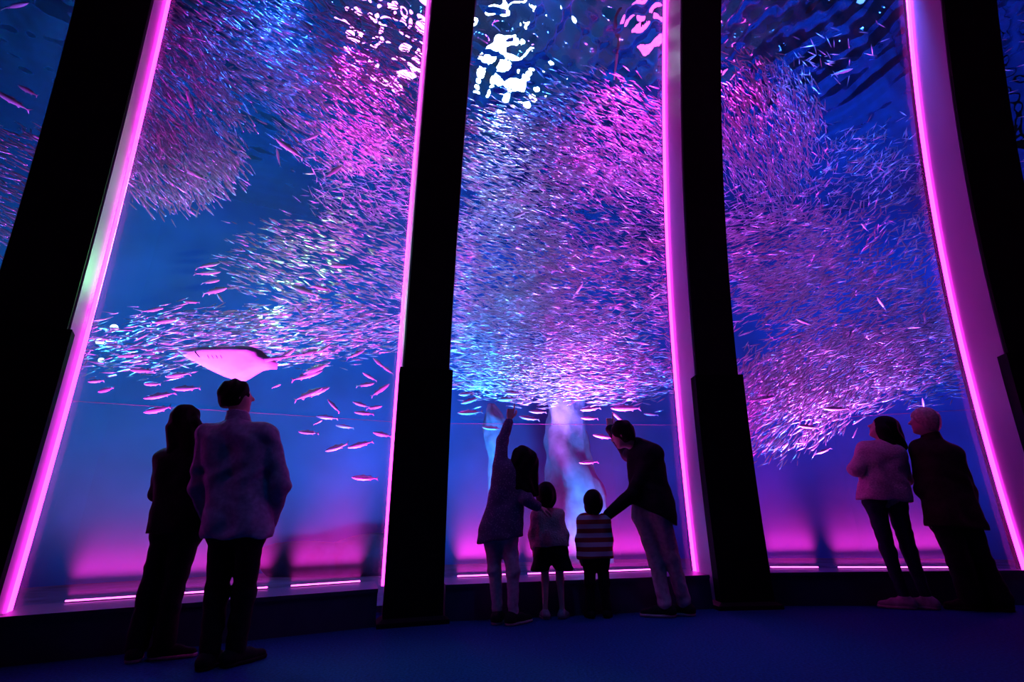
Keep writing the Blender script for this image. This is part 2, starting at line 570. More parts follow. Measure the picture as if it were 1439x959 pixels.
# unseen uplights added behind the ledges to colour the fish: place, colour, watts, aim in the tank, cone
UP = [(0.6, 0.30, BLUE, 500, (20, 250, 1.0), 70), (0.8, 0.30, PINK, 250, (20, 280, 0.8), 60), (1.15, 0.30, PINK, 800, (230, 180, 0.8), 55), (1.3, 0.30, BLUE, 500, (300, 300, 2.5), 80), (1.8, 0.30, PINK, 1100, (520, 100, 0.8), 60),
      (1.5, 0.30, PINK, 500, (380, 60, 0.8), 60), (1.65, 0.30, BLUE, 500, (480, 400, 2.0), 80), (2.12, 0.30, CYAN, 1500, (670, 400, 1.2), 45), (2.3, 0.30, BLUE, 1100, (740, 330, 1.5), 70), (2.62, 0.30, PINK, 1900, (860, 190, 0.8), 42),
      (2.45, 0.30, WHITE, 560, (790, 530, 1.0), 55), (2.35, 0.30, PINK, 520, (800, 530, 1.0), 60), (1.4, 0.30, PINK, 420, (330, 485, 1.0), 60), (2.8, 0.30, BLUE, 1000, (860, 400, 1.2), 70), (3.15, 0.30, PINK, 1100, (1080, 180, 0.8), 55), (3.3, 0.30, PINK, 1900, (1190, 530, 0.7), 50),
      (3.25, 0.30, WHITE, 450, (1170, 535, 0.7), 45), (3.45, 0.30, BLUE, 600, (1200, 350, 2.0), 95), (3.85, 0.30, BLUE, 350, (1300, 400, 1.0), 80), (4.4, 0.30, BLUE, 300, (1420, 200, 2.0), 80)]
for k, (u, d, colr, e, a, ang) in enumerate(UP):
    p = tank(u, d, 0.0); p[2] = 0.10
    o = flood('added_uplight', p, aim_px(*a), colr, e, ang, 0.9, colr, 2.0, 0.05, 'added %s fill light on the tank bed facing up' % CNAME[colr])
    o['group'] = 'added fill lights on the tank bed'
# unseen floods added so the back wall gives the water a blue glow
for u, colr, e in ((0.5, AZURE, 100), (1.22, TEAL, 300), (1.6, AZURE, 130), (2.12, AZURE, 620), (2.7, AZURE, 210), (3.4, BLUE, 90), (3.75, BLUE, 70), (4.5, BLUE, 180)):
    p = tank(u, 0.30, 0.0); p[2] = 0.10
    a = tank(u, TANK, 0.0); a[2] = 4.6
    o = flood('added_wall_fill', p, a, colr, e, 110, 0.9, colr, 2.0, 0.05, 'added %s fill light on the tank bed facing the back wall' % CNAME[colr])
    o['group'] = 'added fill lights facing the back wall'


def lamp_spot(x, y, z):                    # where a lamp above the water stands to show at a picture point, bent by the surface
    d = ray(np.array(float(x)), np.array(float(y))); d = d / np.linalg.norm(d)
    p = CAM + d * ((ZS - H) / d[2])
    hz = d[:2] * SURF_IOR
    q = np.array([hz[0], hz[1], math.sqrt(max(0.05, 1 - hz @ hz))])
    return p + q * ((z - ZS) / q[2]), p - np.array([0, 0, 0.12])


# lamps above the water, some of them added: picture place, aim, colour, watts, label, lens colour, lens strength, lens radius, cone
TOPS = [((700, 70), (690, 420, 1.5), WHITE, 220, 'large white lamp above the water over the family', (0.8, 0.92, 1.0), 24, 0.36, 60),
        ((728, 98), (700, 400, 1.5), WHITE, 120, 'added white lamp above the water beside the large white lamp', (0.8, 0.92, 1.0), 24, 0.32, 60),  # this and the next two added to break up the white glare
        ((690, 118), (690, 400, 1.5), CYAN, 120, 'added bluish white lamp above the water beside the large white lamp', (0.6, 0.85, 1.0), 20, 0.28, 60),
        ((742, 62), (740, 400, 1.5), CYAN, 0, 'added small white lamp above the water over the family', (0.7, 0.9, 1.0), 12, 0.18, 60),
        ((505, 36), (480, 300, 1.5), PINK, 500, 'pink lamp above the water over the couple', (1, 0.25, 0.95), 10, 0.30, 75),
        ((562, 76), (520, 300, 1.5), PINK, 400, 'large pink lamp above the water over the couple', (1, 0.25, 0.95), 10, 0.36, 75),
        ((585, 22), (520, 300, 1.5), PINK, 0, 'added small pink lamp above the water next to the pillar', (1, 0.2, 0.95), 8, 0.28, 75),  # lens added to break up the pink glare
        ((915, 15), (860, 300, 1.2), PINK, 700, 'pink lamp above the water beside the ripples', (1, 0.12, 0.85), 3, 0.28, 75),
        ((1018, 70), (1080, 250, 1.2), PINK, 600, 'pink lamp above the water behind the pillar', (1, 0.08, 0.85), 3, 0.2, 75),
        ((400, -90), (300, 350, 2.0), BLUE, 400, 'added unseen blue lamp above the water over the couple', (0.1, 0.3, 1.0), 3, 0.3, 80),  # last three are out of view, added for blue light from above
        ((760, -90), (760, 450, 2.5), BLUE, 900, 'added unseen blue lamp above the water over the family', (0.1, 0.3, 1.0), 3, 0.3, 90),
        ((1200, -90), (1200, 420, 2.2), BLUE, 700, 'added unseen blue lamp above the water over the sweater and coat pair', (0.1, 0.3, 1.0), 3, 0.3, 90)]
for k, (pp, aa, colr, e, lab, lc, ls, rd, ang) in enumerate(TOPS):
    hi_, under = lamp_spot(pp[0], pp[1], 8.8)
    flood('overhead_lamp', hi_, aim_px(*aa), colr, e, ang, 0.8, lc, ls, rd, lab, beam_from=under)
# floods added above the water so the ceiling refracts dark blue, not black
for u in (1.5, 2.5, 3.5):
    p = tank(u, 3.6, 0.0); p[2] = 7.6
    a = tank(u, 3.4, 0.0); a[2] = 10.6
    flood('added_ceiling_fill', p, a, AZURE, 260, 130, 0.8, AZURE, 2.0, 0.08, 'added blue fill light above the water facing the ceiling')['group'] = 'added fill lights facing the ceiling'
# unseen spots added for the blue pools of tank light on the carpet
for (fx, fy), e, cone, lab in (((640, 915), 260, 14, 'added blue spot high over the carpet before the black pillar'), ((420, 905), 260, 14, 'added blue spot high over the carpet beside the couple'),
                         ((1030, 895), 160, 14, 'added blue spot high over the carpet before the family pillar'), ((760, 1000), 420, 40, 'added blue spot high over the open carpet')):
    g_ = ground(np.array(float(fx)), np.array(float(fy)))
    p = g_ + np.array([0.2, -1.5, 10.2])
    flood('added_floor_spot', p, g_, (0.005, 0.20, 1.0), e * (1.8 if cone < 20 else 1.0), cone, 1.0, (0.1, 0.3, 1), 2.0, 0.12, lab, beam_from=p + (g_ - p) * 0.05)
# submerged lamps seen through the school
for (x, y, d), colr, lc, e, rd, lab in (((388, 440, 2.4), GREEN, (0.55, 1.0, 0.45), 380, 0.05, 'bright green lamp glowing in the tank above the stingray'), ((365, 446, 2.6), GREEN, (0.45, 1.0, 0.5), 250, 0.035, 'small green lamp beside the bright green lamp'),
        ((160, 462, 2.2), CYAN, (0.6, 0.95, 1.0), 350, 0.04, 'large cyan lamp glowing in the tank beside the pillar'), ((140, 482, 2.2), CYAN, (0.6, 0.95, 1.0), 350, 0.04, 'cyan lamp glowing under the large cyan lamp'),
        ((142, 508, 2.2), CYAN, (0.6, 0.95, 1.0), 200, 0.03, 'small cyan lamp glowing lowest beside the pillar')):
    p = aim_px(x, y, d)
    flood('underwater_lamp', p, CAM + np.array([0, 0, 2.2]), colr, e, 100, 1.0, lc, 4.0, rd, lab)

# ------------------------------------------------------------------ rocks
def blob(c, r, seed, sub_=3, rough=0.35, squash=(1, 1, 1)):
    import bmesh
    bm = bmesh.new(); bmesh.ops.create_icosphere(bm, subdivisions=sub_, radius=1.0)
    g = np.random.default_rng(seed); ph = g.uniform(0, 6.28, (6, 3)); fr = g.uniform(1.2, 4.5, (6, 3))
    v = np.array([q.co[:] for q in bm.verts]); f = [[q.index for q in p.verts] for p in bm.faces]; bm.free()
    dsp = sum(np.sin(v @ fr[k] + ph[k, 0]) * (0.5 ** (k * .4)) for k in range(6)) * rough / 3
    v = v * (1 + dsp)[:, None] * np.asarray(squash) * r + np.asarray(c)
    return v, f


ROCKS = [(1.86, 3.4, 0.5, (2.6, 0.6, 0.75), 'dark sloping rock mound in the tank beside the white-shirted man')]
for k, (u, d, r, sq, lab) in enumerate(ROCKS):
    p = tank(u, d, 0.0); p[2] = 0.06 + r * sq[2] * 0.55
    v, f = blob((0, 0, 0), r, 40 + k, 4, 0.5, sq)
    v[:, 2] = np.maximum(v[:, 2], -r * sq[2] * 0.55)
    tag(obj('rock', v + p, f, M['rock'], None, p, True), lab, 'rock')


def column(path, radii, seed, label):      # knobbly pale rock column
    path = np.asarray(path, float); n = 40; k = 20
    tt = np.linspace(0, 1, n); ts = np.linspace(0, 1, len(path))
    c = np.stack([np.interp(tt, ts, path[:, a]) for a in range(3)], 1); r = np.interp(tt, ts, radii)
    g = np.random.default_rng(seed); ph = g.uniform(0, 6.28, 8)
    rings = []
    for i in range(n):
        ring = []
        for j in range(k):
            a = 2 * math.pi * j / k
            w = 1 + 0.13 * math.sin(3 * a + ph[0] + 4 * tt[i]) + 0.09 * math.sin(7 * a + ph[1] - 9 * tt[i]) + 0.10 * math.sin(9 * tt[i] * 2 + ph[2] + 2 * a) + 0.05 * math.sin(40 * tt[i] + ph[3] + 5 * a)
            ring.append(c[i] + np.array([math.cos(a), math.sin(a), 0]) * r[i] * w)
        rings.append(ring)
    v, f = loft(rings)
    return tag(obj('rock_column', v, f, M['pale_rock'], None, path[0], True), label, 'rock')


def colpath(pix, d):
    pts = []
    base = in_tank(np.array(pix[0][0]), np.array(pix[0][1]), np.array(d))
    for x, y in pix:
        pts.append(at_y(x, y, base[1]))
    return pts


cp = colpath([(815, 790), (812, 735), (805, 680), (797, 640), (792, 600), (793, 565), (800, 535)], 1.6)
column(cp, [0.46, 0.44, 0.37, 0.31, 0.27, 0.27, 0.30], 5, 'broad pale rock column in the tank behind the two children')
cp = colpath([(700, 760), (699, 700), (698, 650), (697, 620), (695, 590), (690, 568)], 2.0)
column(cp, [0.15, 0.12, 0.10, 0.16, 0.17, 0.05], 6, 'slender pale rock column in the tank behind the pointing woman')

# hoses hanging from the surface
for pix, d, r, lab in [([(873, 30), (868, 70), (863, 112)], 1.2, 0.02, 'thin pale hose hanging from the surface above the family'),
                       ([(1140, -25), (1137, 10), (1133, 42)], 1.6, 0.015, 'thin greenish hose hanging from the surface above the pair')]:
    P_ = [in_tank(np.array(float(x)), np.array(float(y)), np.array(d)) for x, y in pix]
    tag(obj('hose', *tube(P_, [r, r * 1.3, r * .5], 6), M['rope']), lab, 'hose')


# ------------------------------------------------------------------ fish
def fish_profile(xs, hs, ws, k):
    rings = []
    for x, h, w in zip(xs, hs, ws):
        rings.append([(x, w * math.cos(a), h * math.sin(a)) for a in np.linspace(0, 2 * math.pi, k, endpoint=False) + math.pi / 2])
    return loft(rings)


def sardine_geo():
    v, f = fish_profile([0.5, 0.34, 0.08, -0.2, -0.38], [0.010, 0.048, 0.064, 0.042, 0.012], [0.008, 0.034, 0.042, 0.026, 0.008], 4)
    t = np.array([(-0.37, 0, 0), (-0.5, 0.004, 0.06), (-0.43, 0, 0), (-0.5, 0.004, -0.06)])
    return join([(v, f), (t, [(0, 1, 2), (0, 2, 3)])])


def mackerel_geo(bend=0.0):
    xs = [0.5, 0.46, 0.38, 0.26, 0.1, -0.08, -0.24, -0.34, -0.40]
    hs = [0.006, 0.03, 0.062, 0.088, 0.098, 0.084, 0.048, 0.022, 0.016]
    ws = [0.004, 0.022, 0.042, 0.058, 0.063, 0.052, 0.028, 0.013, 0.010]
    v, f = fish_profile(xs, hs, ws, 10)
    def fin(p, th):
        p = np.array(p, float); n = len(p)
        a = p + [0, th, 0]; b_ = p - [0, th, 0]
        return np.concatenate([a, b_]), [tuple(range(n)), tuple(range(2 * n - 1, n - 1, -1))] + [(i, n + i, n + (i + 1) % n, (i + 1) % n) for i in range(n)]
    parts = [(v, f), fin([(-0.385, 0, 0.012), (-0.5, 0, 0.10), (-0.445, 0, 0.0), (-0.5, 0, -0.10), (-0.385, 0, -0.012)], 0.004),
             fin([(0.18, 0, 0.09), (0.06, 0, 0.135), (0.0, 0, 0.09)], 0.003), fin([(-0.12, 0, -0.07), (-0.22, 0, -0.105), (-0.24, 0, -0.045)], 0.003),
             fin([(-0.1, 0, 0.075), (-0.2, 0, 0.105), (-0.24, 0, 0.045)], 0.003), fin([(0.12, 0, -0.09), (0.02, 0, -0.125), (0.03, 0, -0.09)], 0.003)]
    v, f = join(parts)
    nb = len(f)
    for sy in (-1, 1):
        e = np.array([(0.405 + 0.014 * math.cos(a), sy * 0.040, 0.014 + 0.014 * math.sin(a)) for a in np.linspace(0, 6.283, 8, endpoint=False)] + [(0.405, sy * 0.046, 0.014)])
        v, f = join([(v, f), (e, [(i, (i + 1) % 8, 8) for i in range(8)])])
    v = np.array(v)
    v[:, 1] += bend * (v[:, 0] - 0.1) ** 2 * np.sign(0.1 - v[:, 0])
    return v, f, nb


def image_dir(angle, depth):               # direction from an angle in the picture (counter-clockwise) and a share of depth
    a = np.radians(angle)
    d = np.cos(a)[..., None] * CR + np.sin(a)[..., None] * CU + depth[..., None] * FW
    return d / np.linalg.norm(d, axis=-1, keepdims=True)


def fish_frames(dirs, tilt):               # columns: nose, side, back
    up = np.array([0, 0, 1.0])
    side = np.cross(up, dirs); side /= np.linalg.norm(side, axis=-1, keepdims=True)
    top = np.cross(dirs, side)
    c, s = np.cos(tilt)[:, None], np.sin(tilt)[:, None]
    return dirs, side * c + top * s, top * c - side * s


# cx, cy, rx, ry, rotation, count, angle, angle drift per px across x, jitter, nearest and farthest metres behind the glass
SCHOOL = [
    # window of the couple
    (420, 60, 230, 75, 0, 2100, -28, 0.00, 10, 0.4, 2.0),
    (260, 150, 75, 130, 18, 900, -48, 0.00, 10, 0.3, 1.6),
    (245, 235, 85, 60, 0, 600, -55, 0.00, 14, 0.4, 1.6),
    (490, 150, 115, 90, -25, 1000, -38, 0.00, 10, 0.5, 2.2),
    (520, 250, 80, 80, 0, 500, -20, 0.00, 22, 0.8, 2.6),
    (470, 375, 150, 62, -6, 800, -18, 0.00, 9, 0.8, 2.6),
    (420, 470, 160, 40, 2, 900, 5, 0.00, 10, 0.6, 2.8),
    (240, 480, 130, 45, 5, 420, 8, 0.00, 12, 0.6, 2.6),
    # narrow window
    (40, 270, 80, 95, 20, 330, -28, 0.00, 7, 0.5, 1.6),
    # window of the family
    (850, 190, 120, 80, -20, 1300, -30, -0.05, 9, 0.4, 1.8),
    (730, 230, 110, 75, -15, 1000, -20, 0.00, 9, 0.5, 2.0),
    (850, 300, 120, 80, 0, 900, -22, 0.00, 18, 0.6, 2.2),
    (710, 370, 95, 95, 0, 1400, -14, 0.00, 12, 0.5, 2.2),
    (840, 420, 130, 80, 0, 1300, -6, 0.05, 20, 0.5, 2.2),
    (740, 470, 120, 55, 0, 1500, -3, 0.04, 14, 0.5, 2.4),
    (800, 525, 160, 42, 0, 1900, 3, 0.05, 14, 0.4, 2.4),
    # window of the pair
    (1075, 185, 75, 100, 0, 1100, -62, -0.10, 12, 0.4, 1.6),
    (1100, 50, 120, 65, 0, 350, -30, 0.00, 35, 0.5, 2.0),
    (1230, 290, 110, 110, 0, 750, 35, 0.00, 28, 0.7, 2.4),
    (1090, 350, 95, 70, -15, 900, 14, 0.00, 14, 0.4, 2.0),
    (1190, 430, 170, 70, -8, 1500, 24, 0.00, 18, 0.4, 2.2),
    (1160, 530, 140, 55, 8, 2100, 38, -0.05, 16, 0.3, 2.0),
    (1110, 590, 85, 50, 15, 500, 48, 0.00, 12, 0.4, 1.8),
    (1300, 500, 70, 60, 0, 500, 15, 0.00, 14, 0.5, 2.0),
    (1420, 200, 60, 200, 0, 60, 10, 0.00, 20, 1.0, 2.5),
]
xs_, ys_, ds_, an_ = [], [], [], []
for (cx, cy_, rx, ry, rot, n, an, drift, jit, d0, d1) in SCHOOL:
    n = int(n * 1.6)
    r = np.sqrt(RNG.uniform(0, 1, n)) ** 0.9; a = RNG.uniform(0, 2 * math.pi, n)
    r = r * (1 + 0.17 * RNG.normal(size=n))
    ex, ey = r * rx * np.cos(a), r * ry * np.sin(a)
    ro = math.radians(-rot)
    xs_.append(cx + ex * math.cos(ro) - ey * math.sin(ro)); ys_.append(cy_ + ex * math.sin(ro) + ey * math.cos(ro))
    ds_.append(d0 + (d1 - d0) * RNG.uniform(0, 1, n) ** 1.2)
    an_.append(an + drift * ex + RNG.normal(size=n) * jit)
X_ = np.concatenate(xs_); Y_ = np.concatenate(ys_); D_ = np.concatenate(ds_); A_ = np.concatenate(an_)
POS = in_tank(X_, Y_, D_)
ok = (POS[:, 2] < ZS - 0.35) & (POS[:, 2] > 0.9)
X_, Y_, D_, A_, POS = X_[ok], Y_[ok], D_[ok], A_[ok], POS[ok]
N_ = len(POS)
flip = np.where(RNG.uniform(size=N_) < 0.12, 180.0, 0.0)
DIR = image_dir(A_ + flip, RNG.normal(size=N_) * 0.35)
LEN = RNG.uniform(0.11, 0.185, N_)
FX, FY, FZ = fish_frames(DIR, RNG.normal(size=N_) * 0.35)
sg_v, sg_f = sardine_geo()
size_px = LEN / np.linalg.norm(POS - CAM, axis=1) * np.sqrt(np.clip(1 - ((DIR * ((POS - CAM) / np.linalg.norm(POS - CAM, axis=1)[:, None])).sum(1)) ** 2, 0.05, 1))
order = np.argsort(-size_px)
N_IND = 228
ind, rest = order[:N_IND], order[N_IND:]
W3 = (sg_v[None, :, 0, None] * FX[rest][:, None, :] + sg_v[None, :, 1, None] * FY[rest][:, None, :] + sg_v[None, :, 2, None] * FZ[rest][:, None, :]) * LEN[rest][:, None, None] + POS[rest][:, None, :]
nv = len(sg_v)
me = bpy.data.meshes.new('sardine_school')
loop_tot = np.array([len(q) for q in sg_f]); flat = np.concatenate([np.array(q) for q in sg_f])
nr = len(rest)
me.vertices.add(nr * nv); me.vertices.foreach_set('co', W3.reshape(-1).astype(np.float32))
me.loops.add(nr * len(flat)); me.loops.foreach_set('vertex_index', (flat[None, :] + (np.arange(nr) * nv)[:, None]).reshape(-1).astype(np.int32))
lt = np.tile(loop_tot, nr); ls_ = np.concatenate([[0], np.cumsum(lt)[:-1]])
me.polygons.add(len(lt)); me.polygons.foreach_set('loop_start', ls_.astype(np.int32))
me.polygons.foreach_set('loop_total', lt.astype(np.int32))
me.polygons.foreach_set('use_smooth', np.ones(len(lt), bool))
me.update(calc_edges=True); me.validate()
me.materials.append(M['sardine'])
so = bpy.data.objects.new('sardine_school', me); COL.objects.link(so)
tag(so, 'dense school of thousands of small sardines swirling through the tank', 'fish', kind='stuff')

sm = bpy.data.meshes.new('sardine')
sm.from_pydata(sg_v.tolist(), [], [tuple(int(k) for k in q) for q in sg_f]); sm.materials.append(M['sardine']); sm.update()
sm.polygons.foreach_set('use_smooth', [True] * len(sm.polygons))
for k in ind:
    o = bpy.data.objects.new('sardine', sm); COL.objects.link(o)
    Lk = LEN[k]
    o.matrix_world = Matrix([[FX[k][a] * Lk, FY[k][a] * Lk, FZ[k][a] * Lk, POS[k][a]] for a in range(3)] + [[0, 0, 0, 1]])
    px = X_[k]
    wl = 'narrow window' if px < 110 else 'couple’s window' if px < 600 else 'family’s window' if px < 990 else 'sweater pair’s window'
    tag(o, 'tiny silver sardine at the near side of the school, ' + wl, 'fish', 'sardines behind the ' + wl)

# bigger fish, one by one: x, y, length in the picture, angle of the nose, metres behind the glass
BIG = [
    (268, 143, 38, 106, 0.35), (298, 115, 26, 145, 0.4), (276, 246, 34, 152, 0.4), (224, 200, 34, 95, 0.5), (407, 172, 30, 145, 0.4), (407, 209, 44, 146, 0.35), (437, 194, 24, 22, 0.5),
    (391, 222, 26, 92, 0.6), (468, 242, 34, 40, 0.5), (386, 311, 20, 150, 0.9), (292, 373, 34, 12, 0.4), (292, 384, 34, 10, 0.45), (296, 396, 30, 8, 0.5), (301, 409, 42, 10, 0.35),
    (465, 356, 26, 175, 0.6), (478, 374, 34, 176, 0.5), (428, 409, 44, 160, 0.35), (452, 405, 26, 168, 0.5), (325, 405, 20, 10, 0.7), (270, 425, 24, 175, 0.6), (215, 436, 30, 12, 0.5),
    (230, 452, 36, 10, 0.5), (310, 420, 18, 120, 0.8), (420, 438, 18, 130, 0.6), (448, 432, 20, 60, 0.6), (400, 500, 36, 35, 0.5), (432, 497, 30, 20, 0.5), (452, 492, 32, 25, 0.5),
    (440, 520, 46, 18, 0.35), (432, 528, 44, 20, 0.45), (500, 498, 30, 28, 0.5), (505, 478, 26, 170, 0.8), (533, 511, 24, 140, 0.5), (545, 520, 22, 145, 0.8), (513, 541, 28, 8, 0.4), (520, 530, 24, 150, 0.7), (534, 549, 32, 35, 0.35),
    (433, 554, 44, 22, 0.3), (445, 552, 40, 24, 0.45), (469, 571, 26, 128, 0.35), (508, 569, 26, 160, 0.4), (526, 573, 24, 12, 0.4), (512, 581, 28, 172, 0.4), (388, 543, 12, 20, 0.5), (447, 594, 14, 30, 0.5),
    (434, 608, 30, 176, 0.3), (474, 629, 40, 196, 0.28), (507, 625, 36, 194, 0.35), (513, 672, 38, 176, 0.25), (538, 611, 32, 172, 0.35), (460, 587, 30, 172, 0.9), (485, 600, 26, 170, 1.1),
    (222, 576, 46, 190, 0.25), (225, 556, 40, 192, 0.35), (262, 546, 40, 182, 0.35), (150, 548, 36, 190, 0.4), (200, 521, 34, 178, 0.5), (135, 536, 26, 184, 0.7), (215, 540, 34, 178, 0.6),
    (250, 527, 40, 190, 0.5), (180, 500, 30, 184, 0.8), (330, 385, 22, 172, 0.8), (18, 142, 44, 150, 0.4), (22, 8, 44, 5, 0.5), (40, 128, 34, 150, 0.9),
    (658, 554, 28, 184, 0.35), (662, 563, 30, 196, 0.35), (661, 580, 36, 178, 0.25), (714, 561, 30, 184, 0.4), (756, 579, 26, 176, 0.35), (744, 588, 30, 170, 0.3), (692, 602, 30, 178, 0.3), (722, 553, 30, 176, 0.5),
    (830, 575, 30, 184, 0.4), (829, 588, 26, 178, 0.35), (848, 614, 30, 172, 0.3), (827, 650, 28, 178, 0.25), (880, 574, 44, 180, 0.35), (870, 588, 26, 140, 0.4), (915, 583, 20, 172, 0.6), (728, 303, 26, 28, 0.5), (812, 408, 26, 55, 0.5),
    (1183, 101, 28, 10, 0.35), (1240, 428, 26, 130, 0.35), (1130, 453, 26, 160, 0.35), (1175, 575, 34, 178, 0.3), (1136, 600, 30, 176, 0.3), (1158, 634, 22, 206, 0.3), (1125, 623, 14, 180, 0.5), (1088, 632, 16, 180, 0.9),
    (1298, 570, 24, 110, 0.4), (1215, 320, 16, 130, 0.5), (1196, 470, 24, 60, 0.4), (1300, 447, 18, 75, 0.5), (1078, 560, 26, 10, 0.3),
]
FISHMESH = []
for bd in (0.0, 0.25, -0.25):
    v, f, nb = mackerel_geo(bd)
    me = bpy.data.meshes.new('mackerel'); me.from_pydata(np.asarray(v).tolist(), [], [tuple(int(k) for k in q) for q in f])
    me.materials.append(M['fish']); me.materials.append(M['eye']); me.update()
    for p in me.polygons:
        p.use_smooth = True
        if p.index >= nb: p.material_index = 1
    FISHMESH.append(me)
for k, (x, y, L, an, d) in enumerate(BIG):
    p = in_tank(np.array(float(x)), np.array(float(y)), np.array(d))
    dist = np.linalg.norm(p - CAM)
    length = L / F * ((p - CAM) @ FW)
    dr = image_dir(np.array([float(an)]), np.array([random.uniform(-0.25, 0.25)]))
    fx, fy, fz = [q[0] for q in fish_frames(dr, np.array([random.uniform(-0.25, 0.25)]))]
    o = bpy.data.objects.new('mackerel', FISHMESH[k % 3]); COL.objects.link(o)
    length = min(max(length, 0.12), 0.42)
    o.matrix_world = Matrix([[fx[a] * length, fy[a] * length, fz[a] * length, p[a]] for a in range(3)] + [[0, 0, 0, 1]])
    wl = 'narrow window' if x < 110 else 'couple’s window' if x < 600 else 'family’s window' if x < 990 else 'sweater and coat pair’s window'
    where = 'high up behind the ' if y < 300 else 'among the school behind the ' if y < 500 else 'in open water below the school behind the '
    tag(o, 'larger silver mackerel ' + where + wl, 'fish', 'mackerel behind the ' + wl)

# the stingray
def ray_fish():
    c = in_tank(np.array(322.0), np.array(508.0), np.array(0.45))
    sc_ = ((c - CAM) @ FW) / F
    def ip(px, py, dd=0.0):                # the disc banks, its lower wing farther off
        return c + (px - 322) * sc_ * CR + (508 - py) * sc_ * CU + FW * (dd + 0.004 * (py - 508))
    out = [(256, 492), (268, 489), (290, 488), (318, 487), (345, 487), (362, 488), (372, 493), (376, 500), (384, 505), (389, 512), (385, 520), (376, 520), (366, 522), (357, 527), (346, 533), (334, 538), (322, 537), (308, 530), (292, 521), (276, 512), (262, 502)]
    mid = [(300 + (x - 300) * .55 if True else x, 505 + (y - 505) * .5) for x, y in out]
    n = len(out)
    rim = [ip(x, y, 0.02 * math.sin(x * 0.12)) for x, y in out]
    bel = [ip(312 + (x - 312) * .62, 505 + (y - 505) * .6, -0.012) for x, y in out]
    bel2 = [ip(316 + (x - 316) * .25, 506 + (y - 506) * .25, -0.018) for x, y in out]
    bk = [ip(312 + (x - 312) * .55, 508 + (y - 505) * .45, 0.05) for x, y in out]
    bk2 = [ip(316 + (x - 316) * .25, 510 + (y - 506) * .2, 0.08) for x, y in out]
    v, f = loft([bel2, bel, rim, bk, bk2])
    root = empty('stingray', c, 'pale pink stingray gliding over the couple’s heads, belly showing', 'ray')
    obj('disc', v, f, M['ray'], root, smooth=True)
    obj('tail', *tube([ip(372, 506, 0.02), ip(395, 503, 0.05), ip(425, 498, 0.1)], [0.03, 0.014, 0.004], 8), M['ray'], root, smooth=True)
    mp = [ip(280 + t * 4, 494 + t * 8, -0.014) for t in np.linspace(0, 1, 5)]
    obj('mouth', *tube(mp, 0.006, 6), M['eye'], root)
    for k in range(4):
        obj('gill_slit', *tube([ip(296 + 6 * k, 499, -0.018), ip(297 + 6 * k, 503.5, -0.019)], 0.0035, 5), M['eye'], root)


ray_fish()

